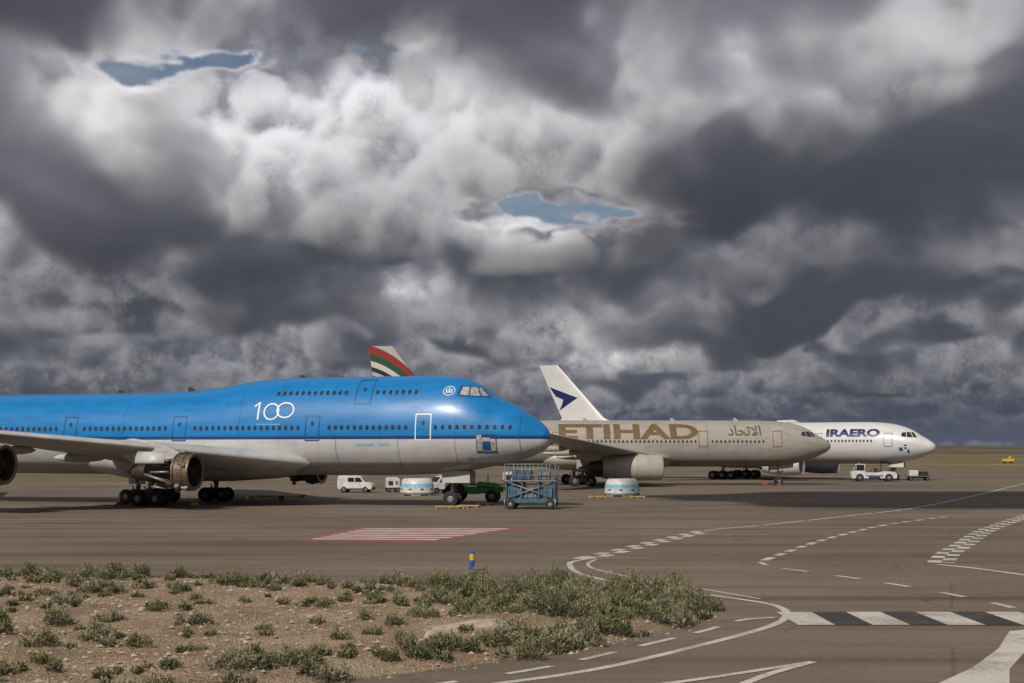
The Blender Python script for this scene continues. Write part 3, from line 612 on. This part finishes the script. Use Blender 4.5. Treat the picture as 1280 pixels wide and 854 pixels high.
class Ink:
    def __init__(s): s.V=[];s.F=[];s.k=0
    def stroke(s,px,w,dash=None,off=0,phase=0,survey=True,z=.006):
        s.k+=1; z=z+.0007*(s.k%12)
        pts=dense([G(*p) for p in px] if survey else px)
        cum=[0]
        for i in range(1,len(pts)): cum.append(cum[-1]+(pts[i]-pts[i-1]).length)
        for i in range(len(pts)-1):
            if dash and ((cum[i]+phase)%(dash[0]+dash[1]))>dash[0]: continue
            t=pts[min(i+1,len(pts)-1)]-pts[max(i-1,0)]; n=Vector((-t.y,t.x)).normalized()
            t2=pts[min(i+2,len(pts)-1)]-pts[i]; n2=Vector((-t2.y,t2.x)).normalized()
            a=len(s.V)
            for p,nn in ((pts[i],n),(pts[i+1],n2)):
                for k in (-.5,.5): q=p+nn*(off+w*k); s.V.append((q.x,q.y,z))
            s.F.append((a,a+1,a+3,a+2))
    def poly(s,px,survey=True,z=.006):
        a=len(s.V)
        for p in px:
            q=G(*p) if survey else p; s.V.append((q[0],q[1],z))
        s.F.append(tuple(range(a,len(s.V))))
    def make(s,name,m,parent=None):
        me=bpy.data.meshes.new(name); me.from_pydata(s.V,[],s.F); me.materials.append(m); me.update()
        bm=bmesh.new(); bm.from_mesh(me)
        for f in bm.faces:
            f.normal_update()
            if f.normal.z<0: f.normal_flip()
        bm.to_mesh(me); bm.free(); return link(bpy.data.objects.new(name,me),parent)
def zipper(I,px,w,b): I.stroke(px,w,(b,b),w/2); I.k-=1; I.stroke(px,w,(b,b),-w/2,b)
I=Ink()
I.stroke([(880,663),(960,656),(1060,645),(1150,634),(1230,617),(1290,602)],.26,(6,.5))
zipper(I,[(730,699),(770,690),(820,678),(880,664)],.5,1.2)
I.stroke([(745,697),(718,702),(712,706),(722,716),(760,726),(830,737),(900,746),(955,754),(978,761),(984,768),(978,776),(960,784),(930,793),(860,811),(770,832),(690,846),(600,858),(480,878)],.22)
I.stroke([(968,772),(925,776),(880,789),(800,808),(700,831),(600,848),(500,862)],.18,(1.4,1.1))
I.stroke([(745,700),(735,705),(745,712),(800,724),(880,737),(950,749)],.12)
I.stroke([(955,701),(985,690),(1020,678),(1060,667),(1110,656),(1190,645)],.35,(1.5,1.0))
I.stroke([(950,703),(965,709),(1010,715),(1080,725),(1160,738),(1240,754),(1330,776)],.24,(1.3,1.7))
zipper(I,[(1176,704),(1186,692),(1206,680),(1236,662),(1290,643)],.5,1.2)
I.stroke([(1172,706),(1220,711),(1300,722)],.3)
I.stroke([(800,860),(900,846),(1017,828)],.2); I.stroke([(1012,829),(960,844),(900,868)],.2)
I.poly([(1150,866),(1215,836),(1248,812),(1262,790),(1300,786),(1290,806),(1262,838),(1262,866)],True,.016)
I.make('road_markings',WP)
I=Ink(); I.stroke([(-80,655),(200,650),(420,646),(700,642),(1000,630)],.35,None,0,0,True,.004); I.stroke([(-80,700),(300,703),(700,696)],.12,None,0,0,True,.004)
I.make('taxi_guide_line',YP)
E=empty('crosswalk'); I=Ink(); J=Ink()
for i in range(13):
    x0=6.85+i*.9; q=[(x0,34.5),(x0+.9,34.5),(x0+.9,37.3),(x0,37.3)]
    (I if i%2==0 else J).poly(q,False,.0175)
I.make('white_bars',WP,E); J.make('black_bars',BP,E)
E=empty('hatched_no_parking_area'); I=Ink(); J=Ink()
A=Vector(G(380,675)); Bq=Vector(G(545,676)); Cq=Vector(G(650,660)); D=Vector(G(455,660))
def bl(u,v): p=A.lerp(Bq,u).lerp(D.lerp(Cq,u),v); return (p.x,p.y)
J.poly([bl(-.05,-.07),bl(1.05,-.07),bl(1.05,1.07),bl(-.05,1.07)],False,.004)
for i in range(7):
    v0=.03+i*.138; I.poly([bl(.03,v0),bl(.97,v0),bl(.97,v0+.075),bl(.03,v0+.075)],False,.008)
J.make('red_field',RP,E); I.make('white_hatching',WP,E)

# ================================================================== soil island
isl=np.array([G(*p) for p in [(-700,722),(0,722),(250,725),(480,732),(620,736),(760,739),(860,744),(898,755),(906,767),(880,780),(820,796),(700,821),(560,840),(430,853),(340,868),(150,905),(-700,1010)]])
X,Y=np.meshgrid(np.arange(-62,12,.22),np.arange(15,53,.22)); 
def sdist(px,py):
    d=np.full(px.shape,1e9); ins=np.zeros(px.shape,bool); n=len(isl)
    for i in range(n):
        a=isl[i];b_=isl[(i+1)%n]; e=b_-a; t=np.clip(((px-a[0])*e[0]+(py-a[1])*e[1])/(e@e),0,1)
        d=np.minimum(d,np.hypot(px-a[0]-t*e[0],py-a[1]-t*e[1]))
        c_=((a[1]>py)!=(b_[1]>py))&(px<(b_[0]-a[0])*(py-a[1])/(b_[1]-a[1]+1e-12)+a[0]); ins^=c_
    return np.where(ins,d,-d)
sd_=sdist(X,Y)
nz=np.array([[mnoise.fractal(Vector((x*.35,y*.35,0)),.8,2.1,4) for x in X[0]] for y in Y[:,0]])
nf=np.array([[mnoise.noise(Vector((x*2.3,y*2.3,5))) for x in X[0]] for y in Y[:,0]])
def sstep(x): x=np.clip(x,0,1); return x*x*(3-2*x)
H=-.06+.20*sstep((sd_+.25+nf*.25)/1.6)+np.where(sd_>0,1,0)*sstep(sd_/2)*(.14*nz+.05*nf)
H+=.30*np.exp(-(((X+.9)/1.6)**2+((Y-33.4)/1.0)**2))*(sd_>0)
ny,nx=X.shape
idx=np.arange(nx*ny).reshape(ny,nx)
keep=(sd_>-.9)
F=[(idx[j,i],idx[j,i+1],idx[j+1,i+1],idx[j+1,i]) for j in range(ny-1) for i in range(nx-1) if keep[j,i] and keep[j+1,i+1] and keep[j,i+1] and keep[j+1,i]]
V=np.stack([X.ravel(),Y.ravel(),H.ravel()],1)
m,nt,b=newmat('dry_stony_soil'); o=ocoord(nt)
c=ramp(nt,noise(nt,o,.5,5,.65),[(.3,(.27,.19,.125)),(.5,(.39,.29,.195)),(.7,(.48,.38,.27))])
c=mix(nt,1.0,c,ramp(nt,noise(nt,o,7,4,.75),[(.3,.66),(.7,1.2)]),'MULTIPLY')
vo=nd(nt,'ShaderNodeTexVoronoi'); nt.links.new(o,vo.inputs['Vector']); vo.inputs['Scale'].default_value=16
c=mix(nt,1.0,c,ramp(nt,vo.outputs['Distance'],[(.1,1.12),(.5,.78)]),'MULTIPLY')
nt.links.new(c,b.inputs['Base Color']); b.inputs['Roughness'].default_value=.95; b.inputs['Specular IOR Level'].default_value=.15; bump(nt,b,M(nt,'ADD',noise(nt,o,12,4,.7),vo.outputs['Distance']),.9,.05)
mobj('soil_island',V,F,m)
def hgt(x,y):
    i=int(round((x+62)/.22)); j=int(round((y-15)/.22))
    return float(H[min(max(j,0),ny-1),min(max(i,0),nx-1)])
x,y=G(592,799); E=empty('broken_concrete_slab',(x,y,hgt(x,y)+.05),.5); CS=mat('pale_concrete',(.42,.35,.27),.9,0,.3,4)
extrude('slab',[(-.9,-.1),(.8,-.1),(.85,.06),(.2,.10),(-.85,.04)],-.35,.4,CS,E,.03).rotation_euler=(.12,-.05,0); extrude('fragment',[(-.3,-.1),(.3,-.1),(.25,.12),(-.2,.08)],-.2,.2,CS,E,.03).location=(-1.1,-.5,0)
def veg_material(name):
    m,nt,b=newmat(name); a=nd(nt,'ShaderNodeAttribute'); a.attribute_name='tint'; nt.links.new(a.outputs['Color'],b.inputs['Base Color']); b.inputs['Roughness'].default_value=.8; b.inputs['Specular IOR Level'].default_value=.2
    return m
def quads(name,C,U,W,col,m):
    n=len(C); V=np.empty((n,4,3)); V[:,0]=C-U-W*.6; V[:,1]=C-U+W*.6; V[:,2]=C+U*.7+W; V[:,3]=C+U-W*.3
    me=bpy.data.meshes.new(name); me.vertices.add(4*n); me.vertices.foreach_set('co',V.reshape(-1)); me.loops.add(4*n); me.loops.foreach_set('vertex_index',np.arange(4*n,dtype=np.int32))
    me.polygons.add(n); me.polygons.foreach_set('loop_start',np.arange(0,4*n,4,dtype=np.int32)); me.update(calc_edges=True)
    at=me.color_attributes.new('tint','FLOAT_COLOR','POINT'); cc=np.ones((n,4,4)); cc[:,:,:3]=col[:,None,:]; at.data.foreach_set('color',cc.reshape(-1))
    me.materials.append(m); return link(bpy.data.objects.new(name,me))
def shrub_field():
    sites=[]
    for tries in range(11000):
        y=rng.uniform(22,49); x=rng.uniform(-.42*y-2,9.5)
        s=float(sdist(np.array([x]),np.array([y]))[0])
        if s<.15: continue
        right=1/(1+math.exp(-(x+1.6+ (y-36)*.15)/.8)); far=math.exp(-((s-.5)/2.3)**2) if y>40 or x>3 else 0
        low=math.exp(-((s-.7)/1.2)**2) if y<36 and x>-6 else 0
        cl=mnoise.noise(Vector((x*.55,y*.55,9)))+.4*mnoise.noise(Vector((x*1.7,y*1.7,4)))
        bank=math.exp(-(((x+.9)/2.2)**2+((y-33.4)/1.9)**2))
        p=max(0,(.07+.75*right+.55*far+.45*low)*(.42+1.5*cl))*(1-bank)+ .015*(1-bank)
        if rng.random()>p: continue
        if right>.5: r=rng.uniform(.22,.66); h=r*rng.uniform(.8,1.3)
        elif low>.4: r=rng.uniform(.18,.44); h=r*rng.uniform(.7,1.1)
        elif far>.4: r=rng.uniform(.15,.50); h=r*rng.uniform(.7,1.15)
        else: r=rng.uniform(.10,.28) if rng.random()<.85 else rng.uniform(.3,.48); h=r*rng.uniform(.7,1.1)
        if any((a[0]-x)**2+(a[1]-y)**2<((.5 if right>.5 else .62)*(a[2]+r))**2 for a in sites): continue
        sites.append((x,y,r,h))
    print('shrubs',len(sites))
    C=[];U=[];W=[];K=[]
    for x,y,r,h in sites:
        n=int(160+2600*r*r); z0=hgt(x,y)
        base=np.array([[.085,.095,.042],[.125,.13,.065],[.19,.18,.11],[.105,.115,.065],[.16,.16,.10]])[rng.integers(5)]
        nl=max(3,int(rng.integers(4,9))); lob=rng.normal(0,r*.38,(nl,2)); li=rng.integers(0,nl,n); lr=rng.uniform(.28,.6,nl)*r; lh=rng.uniform(.45,1.15,nl)*h
        d=rng.normal(size=(n,3)); d[:,2]=np.abs(d[:,2]); d/=np.linalg.norm(d,axis=1)[:,None]; rad=rng.uniform(.25,1.0,n)**.5
        c=np.zeros((n,3)); c[:,0]=x+lob[li,0]+d[:,0]*rad*lr[li]; c[:,1]=y+lob[li,1]+d[:,1]*rad*lr[li]; c[:,2]=z0+d[:,2]*rad*lh[li]+.02
        u=d+rng.normal(0,.5,(n,3))+np.array([0,0,.35]); u/=np.linalg.norm(u,axis=1)[:,None]; u*=rng.uniform(.02,.05,n)[:,None]*(1.0+.4*r)
        w=np.cross(u,rng.normal(size=(n,3))); w/=np.linalg.norm(w,axis=1)[:,None]; w*=rng.uniform(.008,.018,n)[:,None]
        k=base[None]*(rng.uniform(.6,1.45,n)*(.40+.85*rad*d[:,2]+.2*rad))[:,None]  # sunlit tops and shaded bases painted into the leaf tint
        dry=rng.random(n)<.12; k[dry]=np.array([.34,.29,.18])*rng.uniform(.6,1.2,(dry.sum(),1))
        C.append(c);U.append(u);W.append(w);K.append(k)
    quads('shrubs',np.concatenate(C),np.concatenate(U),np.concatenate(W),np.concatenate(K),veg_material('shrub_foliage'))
shrub_field()
n=30000; y=rng.uniform(20,49,n); x=rng.uniform(-.42,.26,n)*y
s=sdist(x,y); cl=np.array([mnoise.noise(Vector((a*.6,b_*.6,3))) for a,b_ in zip(x,y)]); ok=(s>.05)&(rng.random(n)<(.10+np.clip(cl+.05,0,1)*1.1+.4*np.exp(-(s/.8)**2)+.35*(x>-1))); x=x[ok];y=y[ok];n=len(x)
z=np.array([hgt(a,b_) for a,b_ in zip(x,y)]); L=rng.uniform(.02,.09,n)
U=np.stack([rng.normal(0,.35,n),rng.normal(0,.35,n),np.ones(n)],1)*L[:,None]; W=np.stack([rng.normal(0,1,n),rng.normal(0,1,n),np.zeros(n)],1); W=W/np.linalg.norm(W,axis=1)[:,None]*.007
K=np.array([.34,.28,.17])*rng.uniform(.5,1.2,(n,1)); g=rng.random(n)<.4; K[g]=np.array([.12,.13,.06])*rng.uniform(.7,1.3,(g.sum(),1))
quads('dry_grass',np.stack([x,y,z+L],1),U,W,K,veg_material('grass_blades'))
n=11000; y=rng.uniform(20,48.5,n); x=rng.uniform(-.42,.26,n)*y; s=sdist(x,y); ok=s>-.35*rng.random(n)**3; x=x[ok];y=y[ok];n=len(x)
V=[];F=[]
oct_=np.array([(1,0,0),(-1,0,0),(0,1,0),(0,-1,0),(0,0,1),(0,0,-1)],float); fc=[(0,2,4),(2,1,4),(1,3,4),(3,0,4),(2,0,5),(1,2,5),(3,1,5),(0,3,5)]
for a,b_ in zip(x,y):
    r=.014+.07*rng.random()**4; k=len(V); z=max(hgt(a,b_),0)
    for q in oct_: 
        w_=q*r*rng.uniform(.6,1.3,3); V.append((a+w_[0],b_+w_[1],z+w_[2]*.7+r*.2))
    F+= [tuple(k+t for t in f) for f in fc]
mobj('gravel',V,F,mat('gravel_stone',(.42,.34,.26),.9,0,.4,1.5),None,False)

# ================================================================== light
SUN_EL=38; sun_dir=Vector((-.42*math.cos(R(SUN_EL))/1.0023,-.91*math.cos(R(SUN_EL))/1.0023,math.sin(R(SUN_EL)))).normalized()
ld=bpy.data.lights.new('sun','SUN'); ld.energy=3.5; ld.angle=R(.53); ld.color=(1,.92,.82); lo=bpy.data.objects.new('sun',ld); link(lo); lo.rotation_euler=(-sun_dir).to_track_quat('-Z','Y').to_euler()
def shadow_caster_cloud(gx,gy,ax,ay,alt,seed):
    off=sun_dir*(alt/sun_dir.z); V=[];F=[];n=64;mr=18
    for j in range(mr+1):
        ph=math.pi*j/mr
        for i in range(n):
            t=2*math.pi*i/n; rr=1+.22*mnoise.noise(Vector((math.cos(t)*2,math.sin(t)*2,seed)))+.08*mnoise.noise(Vector((math.cos(t)*7,math.sin(t)*7,seed+ph)))
            V.append((ax*rr*math.sin(ph)*math.cos(t),ay*rr*math.sin(ph)*math.sin(t),3*math.cos(ph)*(1+.5*mnoise.noise(Vector((t,ph*3,seed))))))
    for j in range(mr):
        for i in range(n):
            k=(i+1)%n; F.append((j*n+i,j*n+k,(j+1)*n+k,(j+1)*n+i))
    o=mobj('shadow_caster_cloud',V,F,mat('shadow_caster_white',(.8,.8,.8),1,0,.05,.05)); o.location=(gx+off.x,gy+off.y,alt)
shadow_caster_cloud(57,127,45,24,170,2.0)  # unseen cloud mesh, added to throw the dark band on the apron
# ================================================================== sky (ray-marched procedural cumulus, computed here)
def make_sky():
    t0=time.time(); r=np.random.default_rng(5); N=160
    k=np.fft.fftfreq(N)*N; kz=np.fft.rfftfreq(N)*N
    K=np.sqrt(k[:,None,None]**2+k[None,:,None]**2+kz[None,None,:]**2)
    def field(filt):
        f=np.fft.rfftn(r.standard_normal((N,N,N)).astype(np.float32)); g=np.fft.irfftn(f*filt,s=(N,N,N)).astype(np.float32); return g/g.std()
    base=field(np.where((K>=1.5)&(K<60),np.maximum(K,1)**-2.35,0))
    g=field(np.exp(-((K-4)/1.6)**2))
    ix=np.arange(N); bil=np.zeros_like(g); amp=1
    for i in range(4):
        j=(ix*2**i)%N; bil+=amp*np.abs(g[np.ix_(j,j,j)]); amp*=.48
    bil=(bil-bil.mean())/bil.std()
    def tri(vol,x,y,z,L):
        x=x*(N/L);y=y*(N/L);z=z*(N/L)
        fx=np.floor(x);fy=np.floor(y);fz=np.floor(z); i=fx.astype(np.int32)%N;j=fy.astype(np.int32)%N;k_=fz.astype(np.int32)%N
        fx=(x-fx).astype(np.float32);fy=(y-fy).astype(np.float32);fz=(z-fz).astype(np.float32); i1=(i+1)%N;j1=(j+1)%N;k1=(k_+1)%N; v=vol.ravel()
        a=i*N*N;a1=i1*N*N;b=j*N;b1=j1*N
        c00=v[a+b+k_]*(1-fx)+v[a1+b+k_]*fx; c10=v[a+b1+k_]*(1-fx)+v[a1+b1+k_]*fx
        c01=v[a+b+k1]*(1-fx)+v[a1+b+k1]*fx; c11=v[a+b1+k1]*(1-fx)+v[a1+b1+k1]*fx
        return (c00*(1-fy)+c10*fy)*(1-fz)+(c01*(1-fy)+c11*fy)*fz
    W,Hh=1560,680
    az=(np.arange(W)+.5)/W*R(60)-R(30)
    vv=(np.arange(Hh)+.5)/Hh; el=np.where(vv<.8,vv/.8*R(21),R(21)+((vv-.8)/.2)**1.3*R(69))
    AZ,EL=np.meshgrid(az,el); AZ=AZ.ravel().astype(np.float32);EL=EL.ravel().astype(np.float32)
    dx=np.sin(AZ)*np.cos(EL);dy=np.cos(AZ)*np.cos(EL);dz=np.sin(EL)
    U=np.tan(AZ)*1778+640; Vp=565-1800*np.tan(EL)/np.cos(AZ)
    w1=tri(base,AZ*20,EL*34,0*AZ+2,9.0); w2=tri(base,AZ*20,EL*34,0*AZ+5,9.0); w3=tri(bil,AZ*14,EL*40,0*AZ+1,3.1)
    Uw=U+42*w1+8*w3; Vw=Vp+12*w2+4*w3
    def blob(u,v,ru,rv,a): return a*np.exp(-((U-u)/ru)**2-((Vp-v)/rv)**2)
    def hole(u,v,ru,rv,a): return a*np.exp(-((Uw-u)/ru)**2-((Vw-v)/rv)**2)
    gap=-.02+hole(690,252,88,25,2.5)+hole(300,72,66,20,1.6)+hole(430,42,40,13,.9)-blob(1020,250,330,130,.70)-blob(250,330,420,50,.6)-blob(640,180,160,60,.2)+blob(60,190,200,90,.25)+blob(1050,60,300,70,.2)
    tone=.50+blob(230,150,320,110,.36)+blob(60,180,180,100,.35)+blob(450,110,160,60,.26)+blob(700,110,240,90,.28)-blob(1050,270,350,130,.24)-blob(250,345,450,42,.22)+blob(760,435,80,35,.95)+blob(500,352,50,18,.8)+blob(645,280,80,22,.8)+blob(1050,60,300,70,.34)-blob(1150,520,250,60,.2)-blob(100,430,250,60,.08)
    tone=np.clip(tone,.05,1.45)
    hb,ht=.9,3.9
    sd=np.array(sun_dir)
    def dens(x,y,z,bias,detail=2,t=5):
        lift=.30*tri(base,x*.6+1,y*.6,0*z,9.0)
        h=(z-lift-1.25)/2.3
        s=tri(base,x,y,z,7.0)
        thr=-.30+1.15*np.clip(h,0,2)**1.1
        q=s-thr-bias
        if detail>0: q=q+.42*np.exp(-t/24)*tri(bil,x+3,y,z,3.1)
        if detail>1: q=q+.12*np.exp(-t/5)*tri(bil,x+1,y+2,z,.83)
        q=q*np.clip(h/.16,0,1)*np.clip((1.15-h)/.1,0,1)
        return np.clip(q*1.7,0,1)
    n=W*Hh; T=np.ones(n,np.float32); Cc=np.zeros((n,3),np.float32)
    sl=np.maximum(dz,.006); ta=hb/sl; tb=np.minimum(ht/sl,160)
    steps=92
    sunc=np.array([.95,.91,.86]);
    act=np.where(tb>ta*1.01)[0]
    ratio=(tb/np.maximum(ta,1e-3))**(1/steps)
    jit=r.random(n).astype(np.float32)
    for s in range(steps):
        act=act[T[act]>.02]
        if len(act)==0: break
        t=ta[act]*ratio[act]**(s+jit[act]); dt=t*(ratio[act]-1)
        x=dx[act]*t;y=dy[act]*t;z=sl[act]*t
        d=dens(x,y,z,gap[act],2,t); m=d>.003; ii=act[m]
        if not len(ii): continue
        x=x[m];y=y[m];z=z[m];d=d[m];dtm=dt[m]; tt=t[m]
        od=0
        for L,wt,de in ((.08,.13,1),(.25,.28,1),(.7,.6,0)):
            od=od+wt*dens(x+sd[0]*L,y+sd[1]*L,z+sd[2]*L,gap[ii],de,tt)
        up=dens(x,y,z+.15,gap[ii],1,tt)
        sun=.56*np.exp(-od*9)+.34*np.exp(-od*1.9)
        h=np.clip((z-1.0)/2.2,0,1)
        amb=(.050+.15*h)*(.50+.85*np.exp(-2.5*up)+.55*np.exp(-3*d))
        L3=(sun*tone[ii])[:,None]*sunc+amb[:,None]*np.array([.86,.90,1.14])*(.45+1.25*tone[ii])[:,None]
        hz=np.exp(-tt/42)[:,None]; L3=L3*hz+(1-hz)*np.array([.080,.093,.134])
        a=1-np.exp(-d*11*dtm)
        Cc[ii]+=(T[ii]*a)[:,None]*L3; T[ii]*=1-a
    A=1-T; veil=np.clip(.10+.08*w3+.10*w1,0,.6)*(1-A)
    Cc=Cc+veil[:,None]*np.array([.30,.33,.40]); A=A+veil; Cc/=np.maximum(A,1e-3)[:,None]
    hz=np.exp(-(EL/R(.8))**1.5); Cc=Cc*(1-hz[:,None])+hz[:,None]*np.array([.085,.10,.145]); A=np.maximum(A,hz)
    img=np.ones((Hh,W,4),np.float32); img[:,:,:3]=Cc.reshape(Hh,W,3); img[:,:,3]=A.reshape(Hh,W)
    def sm(img,c0):
        p=np.pad(img,((1,1),(1,1),(0,0)),mode='edge'); return (p[1:-1,1:-1]*c0+p[:-2,1:-1]*2+p[2:,1:-1]*2+p[1:-1,:-2]*2+p[1:-1,2:]*2+p[:-2,:-2]+p[:-2,2:]+p[2:,:-2]+p[2:,2:])/(12+c0)
    img=sm(sm(img,4),8)
    print('sky time',time.time()-t0,'cov',A.mean())
    return img.astype(np.float32)
img=make_sky()
Hh,W_=img.shape[:2]
def mkimg(name,a):
    im=bpy.data.images.new(name,W_,Hh,float_buffer=True,alpha=False); im.colorspace_settings.name='Non-Color'
    im.pixels.foreach_set(a.ravel()); im.update(); im.pack(); return im
col=img.copy(); col[:,:,3]=1; mk=np.ones_like(img); mk[:,:,:3]=img[:,:,3:4]
w=bpy.data.worlds.new("World"); scene.world=w; w.use_nodes=True; nt=w.node_tree; nt.nodes.clear()
d=nd(nt,'ShaderNodeTexCoord').outputs['Generated']; sx=nd(nt,'ShaderNodeSeparateXYZ'); nt.links.new(d,sx.inputs[0]); X_,Y_,Z_=sx.outputs
azn=M(nt,'DIVIDE',M(nt,'ARCTAN2',X_,Y_),R(60))        # sectors, mirrored end to end round the horizon
un=M(nt,'PINGPONG',M(nt,'ADD',azn,.5),1.0)
e=M(nt,'ARCSINE',M(nt,'MAXIMUM',Z_,0.0))
v1=M(nt,'MULTIPLY',e,.8/R(21)); v2=M(nt,'ADD',M(nt,'MULTIPLY',M(nt,'POWER',M(nt,'MAXIMUM',M(nt,'DIVIDE',M(nt,'SUBTRACT',e,R(21)),R(69)),0.0),1/1.3),.2),.8)
lt=M(nt,'LESS_THAN',v1,.8); vn=M(nt,'ADD',M(nt,'MULTIPLY',v1,lt),M(nt,'MULTIPLY',v2,M(nt,'SUBTRACT',1.0,lt)))
cb=nd(nt,'ShaderNodeCombineXYZ'); nt.links.new(un,cb.inputs[0]); nt.links.new(vn,cb.inputs[1])
def tex(im):
    t=nd(nt,'ShaderNodeTexImage',image=im,interpolation='Linear',extension='EXTEND'); nt.links.new(cb.outputs[0],t.inputs[0]); return t.outputs[0]
c=tex(mkimg('cloud_radiance',col)); a=tex(mkimg('cloud_cover',mk))
sky=nd(nt,'ShaderNodeTexSky',sky_type='NISHITA'); sky.sun_disc=False; sky.sun_elevation=R(SUN_EL); sky.sun_rotation=R(205)
b1=nd(nt,'ShaderNodeBackground'); nt.links.new(sky.outputs[0],b1.inputs[0]); b1.inputs[1].default_value=.05
b2=nd(nt,'ShaderNodeBackground'); nt.links.new(c,b2.inputs[0]); b2.inputs[1].default_value=1
ms=nd(nt,'ShaderNodeMixShader'); nt.links.new(a,ms.inputs[0]); nt.links.new(b1.outputs[0],ms.inputs[1]); nt.links.new(b2.outputs[0],ms.inputs[2])
out=nd(nt,'ShaderNodeOutputWorld'); nt.links.new(ms.outputs[0],out.inputs[0])
